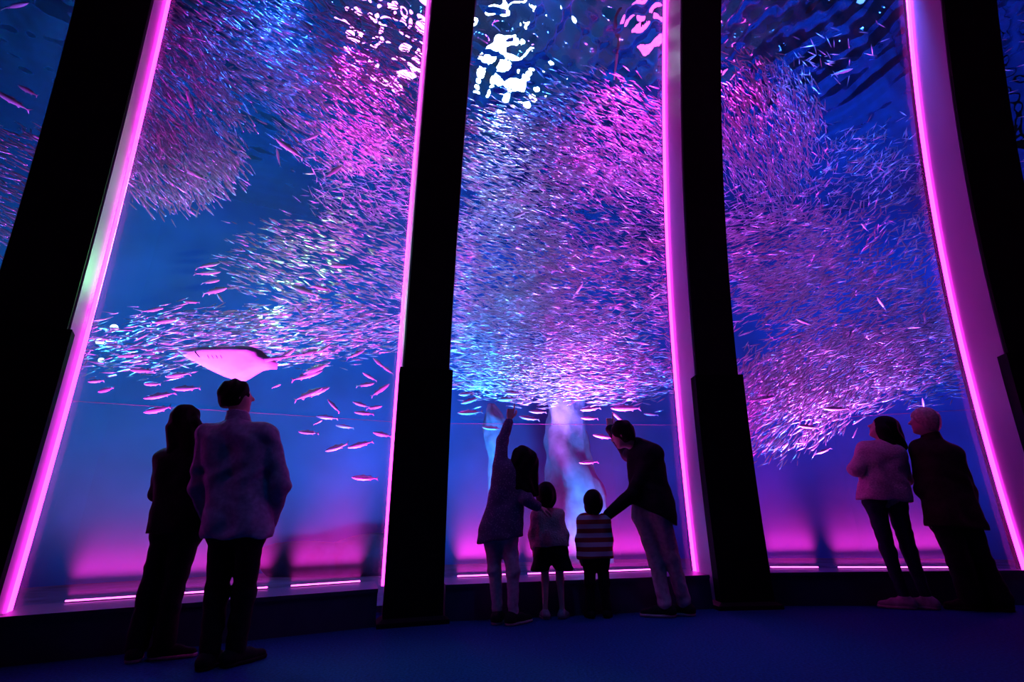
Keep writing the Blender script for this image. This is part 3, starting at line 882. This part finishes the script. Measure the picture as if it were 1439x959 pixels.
# ------------------------------------------------------------------ people: bodies and clothes as smooth blended surfaces
class Field:
    def __init__(self, lo, hi, vox):
        self.lo = np.asarray(lo, float) - 2.5 * vox; self.vox = vox
        self.n = np.ceil((np.asarray(hi, float) + 2.5 * vox - self.lo) / vox).astype(int) + 1
        self.f = np.full(self.n, 9.0, np.float32)
        self.ax = [self.lo[a] + vox * np.arange(self.n[a]) for a in range(3)]

    def box(self, lo, hi):
        sl = []
        for a in range(3):
            i0 = max(0, int(math.floor((lo[a] - self.lo[a]) / self.vox))); i1 = min(self.n[a], int(math.ceil((hi[a] - self.lo[a]) / self.vox)) + 1)
            if i1 <= i0: return None, None
            sl.append(slice(i0, i1))
        g = np.stack(np.meshgrid(*[self.ax[a][sl[a]] for a in range(3)], indexing='ij'), -1).astype(np.float32)
        return tuple(sl), g

    def merge(self, sl, d, k):
        o = self.f[sl]
        h = np.maximum(k - np.abs(o - d), 0) / k
        self.f[sl] = np.minimum(o, d) - h * h * k * 0.25

    def cap(self, a, b, ra, rb, k=0.03, flat=None):
        a = np.asarray(a, float); b = np.asarray(b, float); r = max(ra, rb) + k + self.vox * 2
        sl, g = self.box(np.minimum(a, b) - r, np.maximum(a, b) + r)
        if sl is None: return
        ab = b - a; q = g - a.astype(np.float32)
        t = np.clip((q @ ab) / max(ab @ ab, 1e-9), 0, 1)
        d = np.linalg.norm(q - t[..., None] * ab.astype(np.float32), axis=-1) - (ra + (rb - ra) * t)
        self.merge(sl, d.astype(np.float32), k)

    def ell(self, c, rad, R=None, k=0.02, cut=False):
        c = np.asarray(c, float); rad = np.asarray(rad, float); r = rad.max() + k + self.vox * 2
        sl, g = self.box(c - r, c + r)
        if sl is None: return
        q = g - c.astype(np.float32)
        if R is not None: q = q @ np.asarray(R, np.float32)
        k0 = np.linalg.norm(q / rad, axis=-1); k1 = np.linalg.norm(q / (rad * rad), axis=-1)
        d = (k0 * (k0 - 1) / np.maximum(k1, 1e-6)).astype(np.float32)
        if cut: self.f[sl] = np.maximum(self.f[sl], -d)
        else: self.merge(sl, d, k)

    def clip(self, p, n):                  # keep the side the normal points away from
        n = np.asarray(n, float) / np.linalg.norm(n); p = np.asarray(p, float)
        d = (self.ax[0][:, None, None] - p[0]) * n[0] + (self.ax[1][None, :, None] - p[1]) * n[1] + (self.ax[2][None, None, :] - p[2]) * n[2]
        self.f = np.maximum(self.f, d.astype(np.float32))

    def fold(self, amp, fx, fz, ph=0.0):   # shallow cloth folds
        x = self.ax[0][:, None, None]; y = self.ax[1][None, :, None]; z = self.ax[2][None, None, :]
        self.f = self.f + (amp * np.sin(fx * (x + 0.7 * y) + 3.0 * np.sin(fz * z + ph) + ph) * np.sin(fz * 0.6 * z + 2.0 * x + ph)).astype(np.float32)

    def mesh(self):                        # naive surface nets
        f = self.f; s = f < 0
        c = np.stack([s[a:a - 1 or None, b:b - 1 or None, d:d - 1 or None] for a in (0, 1) for b in (0, 1) for d in (0, 1)], 0)
        m = c.any(0) & ~c.all(0)
        idx = np.argwhere(m)
        num = np.full(m.shape, -1, np.int64); num[m] = np.arange(len(idx))
        acc = np.zeros((len(idx), 3)); cnt = np.zeros(len(idx))
        corners = [(a, b, d) for a in (0, 1) for b in (0, 1) for d in (0, 1)]
        for p in corners:
            for ax in range(3):
                if p[ax] == 1: continue
                q = list(p); q[ax] = 1
                i0 = idx + p; i1 = idx + q
                v0 = f[i0[:, 0], i0[:, 1], i0[:, 2]]; v1 = f[i1[:, 0], i1[:, 1], i1[:, 2]]
                cr = (v0 < 0) != (v1 < 0)
                t = np.where(cr, v0 / np.where(cr, v0 - v1, 1), 0)
                pt = np.tile(np.array(p, float), (len(idx), 1)); pt[:, ax] += t
                acc += np.where(cr[:, None], pt, 0); cnt += cr
        v = (idx + acc / cnt[:, None]) * self.vox + self.lo
        faces = []
        for ax in range(3):
            sa = [slice(None)] * 3; sb = [slice(None)] * 3
            sa[ax] = slice(0, -1); sb[ax] = slice(1, None)
            e = s[tuple(sa)] != s[tuple(sb)]
            ed = np.argwhere(e)
            u, w = [a for a in range(3) if a != ax]
            ed = ed[(ed[:, u] > 0) & (ed[:, w] > 0) & (ed[:, u] < f.shape[u] - 1) & (ed[:, w] < f.shape[w] - 1)]
            q = []
            for du, dw in ((-1, -1), (0, -1), (0, 0), (-1, 0)):
                t = ed.copy(); t[:, u] += du; t[:, w] += dw
                q.append(num[t[:, 0], t[:, 1], t[:, 2]])
            q = np.stack(q, 1)
            inside = s[ed[:, 0], ed[:, 1], ed[:, 2]]
            if ax == 1: inside = ~inside
            q[~inside] = q[~inside][:, ::-1]
            faces.append(q)
        return v, np.concatenate(faces)


def net_obj(name, parts, mat, parent, origin):
    if not isinstance(parts, list): parts = [parts]
    vs_ = []; fs_ = []; n = 0
    for v, f in parts:
        vs_.append(v); fs_.append(f + n); n += len(v)
    v = np.concatenate(vs_) - origin; f = np.concatenate(fs_)
    me = bpy.data.meshes.new(name)
    me.vertices.add(len(v)); me.vertices.foreach_set('co', v.reshape(-1).astype(np.float32))
    me.loops.add(f.size); me.loops.foreach_set('vertex_index', f.reshape(-1).astype(np.int32))
    me.polygons.add(len(f)); me.polygons.foreach_set('loop_start', np.arange(0, f.size, 4, dtype=np.int32)); me.polygons.foreach_set('loop_total', np.full(len(f), 4, np.int32))
    me.polygons.foreach_set('use_smooth', np.ones(len(f), bool))
    me.update(calc_edges=True)
    me.materials.append(mat)
    o = bpy.data.objects.new(name, me); COL.objects.link(o); o.parent = parent
    return o


def unit(v):
    v = np.asarray(v, float); return v / np.linalg.norm(v)


def head_basis(face, up=(0, 0, 1)):        # columns: right, face, up
    f = unit(face); r = unit(np.cross(f, up)); return np.stack([r, f, np.cross(r, f)], 1)


def hand_mesh(wrist, palm_dir, palm_up, k, pose, thumb_side):
    """palm, four fingers and a thumb; pose gives the curl of index..little (0 straight, 1 closed)"""
    d = unit(palm_dir); u = unit(np.asarray(palm_up) - d * (np.asarray(palm_up) @ d)); s_ = np.cross(d, u) * thumb_side
    w = np.asarray(wrist, float)
    F_ = Field(w - 0.24 * k, w + 0.24 * k, 0.0042 * max(k, 0.8))
    F_.cap(w - d * 0.03 * k, w + d * 0.015 * k, 0.026 * k, 0.025 * k, 0.02)
    for q in (-0.026, -0.009, 0.009, 0.026):
        F_.cap(w + d * 0.02 * k + s_ * q * 0.7 * k, w + d * 0.088 * k + s_ * q * k, 0.0145 * k, 0.0125 * k, 0.016 * k)
    L = (0.075, 0.082, 0.075, 0.058)
    for i, q in enumerate((0.029, 0.0095, -0.0095, -0.028)):
        p = w + d * 0.09 * k + s_ * q * k; cum = 0.0
        for j, fr in enumerate((0.44, 0.31, 0.25)):
            cum += pose[i] * (1.15, 1.5, 0.8)[j] + 0.04
            a = d * math.cos(cum) - u * math.sin(cum)
            e = p + a * L[i] * fr * k
            F_.cap(p, e, (0.0088 - 0.0007 * j) * k, (0.0082 - 0.0008 * j) * k, 0.004 * k)
            p = e
    t0 = w + d * 0.03 * k + s_ * 0.026 * k
    t1 = t0 + (d * 0.6 + s_ * 0.62 - u * 0.35) * 0.042 * k; t2 = t1 + unit(d * 0.9 + s_ * 0.12 - u * 0.4) * 0.032 * k; t3 = t2 + unit(d * 0.9 - s_ * 0.15 - u * 0.45) * 0.026 * k
    F_.cap(t0, t1, 0.014 * k, 0.0105 * k, 0.012 * k); F_.cap(t1, t2, 0.0105 * k, 0.0095 * k, 0.004 * k); F_.cap(t2, t3, 0.0095 * k, 0.0075 * k, 0.004 * k)
    return F_.mesh()


def build_person(sp):
    Y0 = sp['Y']; k = sp.get('k', 1.0); kh = sp.get('kh', k)
    J = {}
    for nm, q in sp['J'].items():
        J[nm] = at_y(float(q[0]), float(q[1]), Y0 + (q[2] if len(q) > 2 else 0.0))
    for sd in 'LR':
        J['an' + sd][2] = 0.085 * k
    base = (J['anL'] + J['anR']) / 2; base = np.array([base[0], base[1], 0.0])
    root = empty('person', base, sp['label'], 'person')
    lo = np.min(list(J.values()), axis=0) - 0.36; hi = np.max(list(J.values()), axis=0) + 0.36
    lo[2] = -0.02
    hc = J['head']; HB = head_basis(sp['face'], sp.get('head_up', (0, 0, 1))); rgt, fce, hup = HB.T
    nk = J['neck']; hipc = (J['hiL'] + J['hiR']) / 2; shc = (J['shL'] + J['shR']) / 2
    axis = unit(shc - hipc)
    fat = sp.get('fat', 1.0)
    bu = {'L': 0.62, 'R': 0.62}

    def torso(F_, g, low=1.0):
        for sd in 'LR':
            c1 = shc + (J['sh' + sd] - shc) * 0.55 - axis * 0.05 * k
            c2 = hipc + (J['hi' + sd] - hipc) * 0.8 + axis * 0.16 * k
            F_.cap(c1, c2, 0.100 * k * fat + g, 0.092 * k * fat + g, 0.06 * k)
            F_.cap(c2, J['hi' + sd] * 0.9 + hipc * 0.1, 0.092 * k * fat + g, 0.105 * k * fat + g, 0.06 * k)
            F_.cap(shc, J['sh' + sd], 0.070 * k + g, 0.058 * k + g, 0.05 * k)
        F_.cap(shc - axis * 0.02 * k, nk + axis * 0.01, 0.075 * k + g, 0.05 * k + g * 0.6, 0.05 * k)

    def arms(F_, g, stop=1.0, kk=0.03):
        for sd in 'LR':
            s_, e_, w_ = J['sh' + sd], J['el' + sd], J['wr' + sd]
            F_.cap(s_, e_, 0.052 * k + g, 0.040 * k + g, kk)
            F_.cap(e_, e_ + (w_ - e_) * stop, 0.041 * k + g, 0.028 * k + g * 0.9, kk)

    # ---- body, one continuous skin
    B = Field(lo, hi, 0.0105)
    torso(B, -0.012 * k); arms(B, 0.0)
    for sd in 'LR':
        B.cap(J['hi' + sd], J['kn' + sd], 0.078 * k, 0.052 * k, 0.05 * k)
        B.cap(J['kn' + sd], J['an' + sd] + [0, 0, 0.01], 0.052 * k, 0.034 * k, 0.03 * k)
        ft = unit(np.append(np.array(sp['foot' + sd], float), 0)); an = J['an' + sd]
        hl = np.array([an[0], an[1], 0.038 * k]) - ft * 0.03 * k
        B.cap(an, hl, 0.034 * k, 0.032 * k, 0.03 * k); B.cap(hl, hl + ft * 0.16 * k, 0.034 * k, 0.026 * k, 0.02 * k)
    B.cap(nk - axis * 0.03, hc - hup * 0.05 * kh, 0.056 * k, 0.050 * kh, 0.03)
    B.ell(hc + hup * 0.018 * kh - fce * 0.012 * kh, np.array([0.076, 0.098, 0.100]) * kh, HB, 0.02)
    B.ell(hc - hup * 0.045 * kh + fce * 0.028 * kh, np.array([0.060, 0.066, 0.074]) * kh, HB, 0.03)
    B.cap(hc + fce * 0.080 * kh + hup * 0.012 * kh, hc + fce * 0.108 * kh - hup * 0.020 * kh, 0.010 * kh, 0.014 * kh, 0.012)
    B.cap(hc + fce * 0.082 * kh - hup * 0.055 * kh - rgt * 0.014 * kh, hc + fce * 0.082 * kh - hup * 0.055 * kh + rgt * 0.014 * kh, 0.011 * kh, 0.011 * kh, 0.008)
    B.cap(hc + fce * 0.072 * kh - hup * 0.098 * kh, hc + fce * 0.060 * kh - hup * 0.098 * kh, 0.018 * kh, 0.02 * kh, 0.02)
    for sg in (-1, 1):
        B.ell(hc + rgt * sg * 0.078 * kh - hup * 0.008 * kh - fce * 0.005 * kh, np.array([0.010, 0.019, 0.031]) * kh, HB, 0.008)
        B.ell(hc + rgt * sg * 0.031 * kh + fce * 0.088 * kh + hup * 0.012 * kh, np.array([0.015, 0.010, 0.010]) * kh, HB, 0.004, cut=True)
        B.ell(hc + rgt * sg * 0.031 * kh + fce * 0.076 * kh + hup * 0.012 * kh, np.array([0.012, 0.012, 0.009]) * kh, HB, 0.004)
    parts = [B.mesh()]
    for sd in 'LR':
        hd = sp.get('hand' + sd)
        if hd:
            parts.append(hand_mesh(J['wr' + sd], hd['dir'], hd['up'], hd.get('k', k), hd['pose'], hd.get('thumb', 1)))
        else:                              # relaxed hand, half hidden by clothes
            dr = unit(J['wr' + sd] - J['el' + sd])
            parts.append(hand_mesh(J['wr' + sd], dr, np.cross(dr, [0.3, 0.9, 0.2]), k * 0.95, (0.35, 0.4, 0.45, 0.5), 1 if sd == 'L' else -1))
    net_obj('body', parts, sp['skin'], root, base)

    # ---- hair
    Hh = Field(hc - 0.2 - sp.get('hair_len', 0) * np.array([.6, .6, 1.0]), hc + 0.2 + np.array([.12, .12, 0]), 0.009)
    Hh.ell(hc + hup * 0.028 * kh - fce * 0.018 * kh, np.array([0.090, 0.108, 0.104]) * kh * sp.get('hair_big', 1.0), HB, 0.02)
    Hh.ell(hc - hup * 0.03 * kh - fce * 0.035 * kh, np.array([0.084, 0.080, 0.085]) * kh * sp.get('hair_big', 1.0), HB, 0.03)
    for (a_, b_, ra, rb) in sp.get('locks', []):
        Hh.cap(at_y(a_[0], a_[1], Y0 + a_[2]), at_y(b_[0], b_[1], Y0 + b_[2]), ra, rb, 0.03)
    Hh.ell(hc + fce * 0.115 * kh - hup * 0.055 * kh, np.array([0.066, 0.075, 0.115]) * kh, HB, 0.01, cut=True)
    if sp.get('nape'):
        Hh.clip(hc - hup * sp['nape'] * kh, -hup)
    Hh.fold(0.006, 70, 16, 1.0)
    net_obj('hair', Hh.mesh(), sp['hair'], root, base)

    # ---- top
    T_ = Field(lo, hi, 0.0115)
    g = sp.get('loose', 0.018)
    torso(T_, g)
    for sd in 'LR':
        T_.cap(J['hi' + sd] + axis * 0.05, J['hi' + sd] - axis * sp.get('drop', 0.15), 0.10 * k * fat + g, sp.get('flare', 0.10) * k * fat + g, 0.06)
    if 'drape' in sp:
        for (a_, b_, ra, rb) in sp['drape']:
            T_.cap(at_y(a_[0], a_[1], Y0 + a_[2]), at_y(b_[0], b_[1], Y0 + b_[2]), ra, rb, 0.06)
    for hp, hn in sp['hem']:
        T_.clip(at_y(hp[0], hp[1], Y0), hn)
    arms(T_, g * 0.8, sp.get('sleeve', 0.97))
    T_.ell(hc - hup * 0.02 * kh, np.array([0.10, 0.11, 0.118]) * kh, HB, cut=True)
    T_.fold(sp.get('folds', 0.005), 26, 15, 0.5 + Y0 * 3)
    top = net_obj(sp['top_name'], T_.mesh(), sp['top'], root, base)
    if sp.get('collar'):
        C_ = Field(nk - 0.16, nk + 0.16, 0.008)
        C_.cap(nk - axis * 0.03, nk + axis * 0.04 * k, 0.088 * k, 0.072 * k, 0.01)
        C_.clip(nk + axis * 0.045 * k + fce * 0.0, axis + unit(fce) * 0.2); C_.clip(nk - axis * 0.035 * k, -axis)
        o = net_obj('collar', C_.mesh(), sp['top'], top, base)

    # ---- trousers or skirt
    Q = Field(lo, hi, 0.0115)
    g2 = sp.get('leg_loose', 0.012)
    for sd in 'LR':
        Q.cap(J['hi' + sd] + axis * 0.08 * k, J['hi' + sd], 0.092 * k * fat + g2 * .5, 0.094 * k * fat + g2 * .5, 0.05)
        if not sp.get('skirt'):
            Q.cap(J['hi' + sd], J['kn' + sd], 0.082 * k * fat + g2, 0.056 * k + g2, 0.045 * k)
            Q.cap(J['kn' + sd], J['an' + sd] + [0, 0, 0.015], 0.056 * k + g2, sp.get('cuff', 0.045) * k + g2, 0.03)
    if sp.get('skirt'):
        a_ = hipc + axis * 0.05
        for sd in 'LR':
            Q.cap(J['hi' + sd], J['hi' + sd] + (J['kn' + sd] - J['hi' + sd]) * sp['skirt'] + (J['hi' + sd] - hipc) * 0.8, 0.105 * k, 0.125 * k, 0.08)
        Q.clip(hipc + (J['knL'] + J['knR'] - 2 * hipc) / 2 * sp['skirt'], (0, 0, -1))
    Q.clip(hipc + axis * 0.13 * k, axis)
    if not sp.get('skirt'): Q.clip((0, 0, 0.045 * k), (0, 0, -1))
    Q.fold(0.004, 30, 24, 1.5 + Y0)
    net_obj('skirt' if sp.get('skirt') else 'trousers', Q.mesh(), sp['bottom'], root, base)

    # ---- shoes
    for sd in 'LR':
        ft = unit(np.append(np.array(sp['foot' + sd], float), 0)); an = J['an' + sd]; sw = np.array([-ft[1], ft[0], 0])
        hl = np.array([an[0], an[1], 0]) - ft * 0.035 * k
        G = Field(hl - 0.32 * k, hl + 0.32 * k, 0.0085)
        G.cap(an + [0, 0, 0.0], hl + [0, 0, 0.05 * k], 0.047 * k, 0.048 * k, 0.03)
        G.cap(hl + [0, 0, 0.04 * k], hl + ft * 0.12 * k + [0, 0, 0.042 * k], 0.046 * k, 0.046 * k, 0.03)
        G.cap(hl + ft * 0.10 * k + [0, 0, 0.034 * k], hl + ft * 0.215 * k + [0, 0, 0.026 * k], 0.046 * k, 0.034 * k, 0.02)
        G2 = Field(hl - 0.32 * k, hl + 0.32 * k, 0.0085)
        G2.cap(hl + [0, 0, 0.02 * k], hl + ft * 0.12 * k + [0, 0, 0.02 * k], 0.049 * k, 0.051 * k, 0.02)
        G2.cap(hl + ft * 0.10 * k + [0, 0, 0.02 * k], hl + ft * 0.215 * k + [0, 0, 0.02 * k], 0.051 * k, 0.040 * k, 0.02)
        G.clip((0, 0, 0.022 * k), (0, 0, -1)); G.clip(an + [0, 0, 0.03 * k], (0, 0, 1))
        G2.clip((0, 0, 0.001), (0, 0, -1)); G2.clip((0, 0, 0.026 * k), (0, 0, 1))
        o = net_obj('shoe', G.mesh(), sp['shoe'], root, base)
        net_obj('sole', G2.mesh(), sp['sole'], o, base)
    return root


def cloth(name, col, **kw):
    return plain(name, col, kw.pop('rough', 0.9), noise=kw.pop('noise', 0.2), scale=kw.pop('scale', 30), spec=0.2, bump=kw.pop('bump', 0.15))


skin = plain('skin', (0.62, 0.40, 0.31), 0.5, noise=0.06, scale=12)
hair_black = plain('black_hair', (0.004, 0.0035, 0.004), 0.7, noise=0.3, scale=60, spec=0.12)
hair_ash = plain('ash_blond_hair', (0.50, 0.42, 0.30), 0.6, noise=0.35, scale=50)
black_cloth = cloth('black_cloth', (0.010, 0.010, 0.012))
black_trouser = cloth('black_trousers', (0.009, 0.009, 0.012))
denim = cloth('dark_denim', (0.014, 0.018, 0.045))
shirt_white = cloth('pale_shirt', (0.34, 0.33, 0.42))
tunic = dotted('speckled_tunic', (0.10, 0.08, 0.17), (0.28, 0.22, 0.36), 60)
light_trouser = cloth('light_trousers', (0.46, 0.40, 0.42))
beige_trouser = cloth('beige_trousers', (0.48, 0.42, 0.40))
cream_knit = cloth('cream_knit', (0.55, 0.42, 0.36), scale=70, bump=0.5)
pink_knit = cloth('pale_pink_knit', (0.62, 0.50, 0.50), scale=70, bump=0.5)
striped = stripes('red_white_stripes', (0.42, 0.02, 0.03), (0.62, 0.56, 0.58), 13.0)
brown_coat = cloth('dark_brown_coat', (0.035, 0.022, 0.018))
shoe_black = cloth('black_shoe', (0.012, 0.012, 0.014), bump=0.0)
shoe_white = cloth('white_shoe', (0.30, 0.28, 0.31), bump=0.0)
sole_pale = cloth('pale_sole', (0.42, 0.36, 0.36), bump=0.0)
sole_dark = cloth('dark_sole', (0.02, 0.02, 0.02), bump=0.0)


def foot_y(x, y):
    return float(ground(np.array(float(x)), np.array(float(y)))[1])


PEOPLE = []
# man in the white shirt
PEOPLE.append(dict(label='person in loose white shirt and black trousers, hands at the front, watching the tank', Y=foot_y(318, 940),
    J=dict(head=(333, 558), neck=(334, 588), shL=(294, 611), shR=(376, 613), elL=(279, 685, 0.02), elR=(396, 683, 0.02), wrL=(297, 735, 0.2), wrR=(378, 738, 0.2),
           hiL=(316, 748), hiR=(352, 748), knL=(304, 838, 0.0), knR=(343, 836, 0.03), anL=(293, 925), anR=(330, 920, 0.06)),
    face=(0.75, 0.6, 0.12), footL=(-0.05, 1), footR=(0.5, 0.85), hair=hair_black, nape=0.075, skin=skin, top=shirt_white, top_name='shirt', loose=0.026, drop=0.2, flare=0.105,
    hem=[((330, 757), (0, 0, -1))], collar=True, folds=0.008, bottom=black_trouser, leg_loose=0.010, cuff=0.05, shoe=shoe_black, sole=sole_dark))
# woman in black beside him
PEOPLE.append(dict(label='person with long black hair in black jacket and dark trousers beside the white shirt', Y=foot_y(205, 930),
    J=dict(head=(263, 592), neck=(259, 622), shL=(233, 645), shR=(284, 645), elL=(222, 694, 0.03), elR=(290, 700, 0.03), wrL=(240, 700, 0.24), wrR=(275, 712, 0.24),
           hiL=(236, 748), hiR=(264, 748), knL=(211, 832), knR=(241, 836, 0.03), anL=(190, 917), anR=(228, 918, 0.04)),
    face=(0.5, 0.85, 0.15), footL=(-0.5, 0.8), footR=(0.95, 0.3), hair=hair_black, hair_len=0.4, hair_big=1.03, locks=[((250, 600, -0.02), (246, 652, -0.06), 0.075, 0.05), ((268, 600, -0.03), (268, 655, -0.06), 0.08, 0.05)],
    skin=skin, top=black_cloth, top_name='jacket', loose=0.022, drop=0.2, flare=0.115, hem=[((250, 750), (0, 0, -1))], bottom=black_trouser, leg_loose=0.014, cuff=0.055, shoe=shoe_black, sole=sole_pale, k=0.95))
# mother pointing
PEOPLE.append(dict(label='person with long black hair in speckled tunic and light trousers pointing up at the fish', Y=foot_y(708, 877),
    J=dict(head=(736, 647), neck=(728, 662), shL=(704, 655), shR=(734, 672), elL=(706, 620, 0.05), elR=(741, 703, -0.10), wrL=(716, 589, 0.08), wrR=(757, 714, -0.06),
           hiL=(692, 752), hiR=(714, 752), knL=(695, 803), knR=(721, 803, -0.04), anL=(699, 851), anR=(721, 856, -0.06)),
    face=(0.75, 0.6, -0.1), footL=(0.25, 1), footR=(0.7, 0.6), hair=hair_black, hair_len=0.42, locks=[((735, 640, -0.03), (741, 690, -0.08), 0.085, 0.055), ((746, 645, -0.03), (752, 694, -0.04), 0.07, 0.035), ((728, 648, -0.05), (729, 684, -0.08), 0.06, 0.05)],
    skin=skin, top=tunic, top_name='tunic', loose=0.022, drop=0.16, flare=0.105, hem=[((700, 760), (0.15, 0, -1))], bottom=light_trouser, leg_loose=0.004, cuff=0.042, shoe=shoe_black, sole=sole_pale, k=0.95, sleeve=0.86,
    handL=dict(dir=(0.16, 0.05, 1.0), up=(0.0, -1.0, 0.0), pose=(0.0, 0.95, 1.0, 1.0), thumb=1, k=0.98), handR=dict(dir=(0.8, 0.4, -0.25), up=(0.1, -0.5, 1.0), pose=(0.2, 0.22, 0.25, 0.3), thumb=1, k=0.9)))
# girl
PEOPLE.append(dict(label='child with black bob in cream sweater and dark flared skirt, beside the pointing person', Y=foot_y(778, 870),
    J=dict(head=(768, 697), neck=(769, 714), shL=(755, 724), shR=(784, 724), elL=(749, 751), elR=(793, 752), wrL=(750, 771, 0.03), wrR=(793, 772, 0.08),
           hiL=(765, 772), hiR=(784, 772), knL=(766, 815), knR=(787, 815), anL=(766, 856), anR=(790, 856)),
    face=(0.15, 1.0, 0.25), footL=(-0.3, 1), footR=(0.45, 0.9), hair=hair_black, hair_len=0.1, hair_big=1.06, nape=0.115, skin=skin, top=cream_knit, top_name='sweater', loose=0.02, drop=0.02, flare=0.1, hem=[((770, 768), (0, 0, -1))],
    bottom=black_cloth, skirt=0.72, shoe=shoe_white, sole=sole_pale, k=0.66, kh=0.97, sleeve=0.9, fat=1.08,
    handL=dict(dir=(-0.02, 0.2, -1.0), up=(-1.0, 0.1, 0.0), pose=(0.3, 0.35, 0.4, 0.45), thumb=-1, k=0.68)))
# boy in stripes
PEOPLE.append(dict(label='child with black hair in red and white striped sweater and dark trousers', Y=foot_y(840, 869),
    J=dict(head=(833, 707), neck=(833, 722), shL=(820, 732), shR=(849, 732), elL=(815, 760), elR=(855, 758), wrL=(815, 781, 0.03), wrR=(855, 778, 0.1),
           hiL=(828, 782), hiR=(846, 782), knL=(829, 820), knR=(849, 820), anL=(829, 857), anR=(853, 857)),
    face=(0.0, 1.0, 0.2), footL=(-0.2, 1), footR=(0.35, 0.9), hair=hair_black, hair_len=0.06, hair_big=1.05, nape=0.10, skin=skin, top=striped, top_name='sweater', loose=0.022, drop=0.06, flare=0.1, hem=[((830, 785), (0, 0, -1))],
    bottom=black_trouser, leg_loose=0.010, cuff=0.05, shoe=shoe_black, sole=sole_dark, k=0.64, kh=0.93, fat=1.05,
    handL=dict(dir=(0.03, 0.15, -1.0), up=(-1.0, 0.1, 0.0), pose=(0.3, 0.35, 0.4, 0.45), thumb=-1, k=0.66)))
# father leaning over
PEOPLE.append(dict(label='person in black jacket and light trousers leaning down to the striped sweater child', Y=foot_y(938, 868),
    J=dict(head=(874, 611), neck=(895, 626), shL=(893, 634, 0.10), shR=(918, 638, -0.08), elL=(882, 640, 0.40), elR=(890, 694, -0.05), wrL=(857, 602, 0.40), wrR=(854, 724, 0.03),
           hiL=(904, 726, 0.05), hiR=(928, 722, -0.04), knL=(921, 786, 0.04), knR=(944, 784, 0.0), anL=(934, 846, 0.0), anR=(961, 842, 0.05)),
    face=(-0.85, 0.35, -0.28), head_up=(-0.45, 0.1, 1), footL=(-0.95, 0.25), footR=(-0.8, 0.5), hair=hair_black, nape=0.085, hair_big=1.04, skin=skin, top=black_cloth, top_name='jacket', loose=0.03, drop=0.1, flare=0.10, hem=[((915, 722), (-0.55, 0, -1))],
    bottom=beige_trouser, leg_loose=0.010, cuff=0.05, shoe=shoe_black, sole=sole_pale, k=1.02,
    handL=dict(dir=(0.10, 0.0, 1.0), up=(0.0, -1.0, 0.0), pose=(0.0, 0.95, 1.0, 1.0), thumb=1), handR=dict(dir=(-0.9, 0.3, -0.3), up=(-0.2, -0.5, 1.0), pose=(0.2, 0.25, 0.25, 0.3), thumb=1, k=0.95)))
# woman in the pale sweater
PEOPLE.append(dict(label='person with black hair in pale knit sweater and dark jeans, face tilted up', Y=foot_y(1290, 857),
    J=dict(head=(1240, 602), neck=(1244, 622), shL=(1217, 634, 0.03), shR=(1259, 637, -0.03), elL=(1203, 660, 0.0), elR=(1272, 672, 0.05), wrL=(1212, 660, 0.22), wrR=(1240, 668, 0.25),
           hiL=(1229, 706), hiR=(1258, 706), knL=(1248, 775), knR=(1278, 776, 0.0), anL=(1270, 838, 0.03), anR=(1302, 841, 0.0)),
    face=(-0.8, 0.35, 0.42), head_up=(0.4, -0.1, 1), footL=(-0.9, 0.5), footR=(-0.75, 0.6), hair=hair_black, hair_len=0.3, locks=[((1250, 598, -0.02), (1268, 628, -0.05), 0.08, 0.045), ((1242, 606, -0.05), (1252, 630, -0.07), 0.06, 0.05)],
    skin=skin, top=pink_knit, top_name='sweater', loose=0.03, drop=0.1, flare=0.095, hem=[((1240, 704), (-0.1, 0, -1))], bottom=denim, leg_loose=0.004, cuff=0.04, shoe=shoe_white, sole=sole_pale, k=1.0, folds=0.007))
# man in the coat
PEOPLE.append(dict(label='person with ash blond hair in dark brown coat and wide black trousers, leaning', Y=foot_y(1385, 860),
    J=dict(head=(1298, 593), neck=(1309, 616), shL=(1295, 632, 0.05), shR=(1336, 638, -0.03), elL=(1298, 690, 0.06), elR=(1360, 690, 0.0), wrL=(1310, 700, 0.25), wrR=(1366, 728, 0.12),
           hiL=(1328, 735), hiR=(1356, 735), knL=(1348, 790), knR=(1378, 790, 0.0), anL=(1366, 838, 0.06), anR=(1403, 842, 0.0)),
    face=(-0.85, 0.5, 0.12), footL=(-0.9, 0.5), footR=(-0.6, 0.7), hair=hair_ash, nape=0.085, hair_big=1.05, skin=skin, top=brown_coat, top_name='coat', loose=0.035, drop=0.16, flare=0.12, hem=[((1340, 742), (-0.1, 0, -1))], collar=True,
    bottom=black_trouser, leg_loose=0.03, cuff=0.07, shoe=shoe_black, sole=sole_dark, k=1.03))
for sp in PEOPLE:
    build_person(sp)
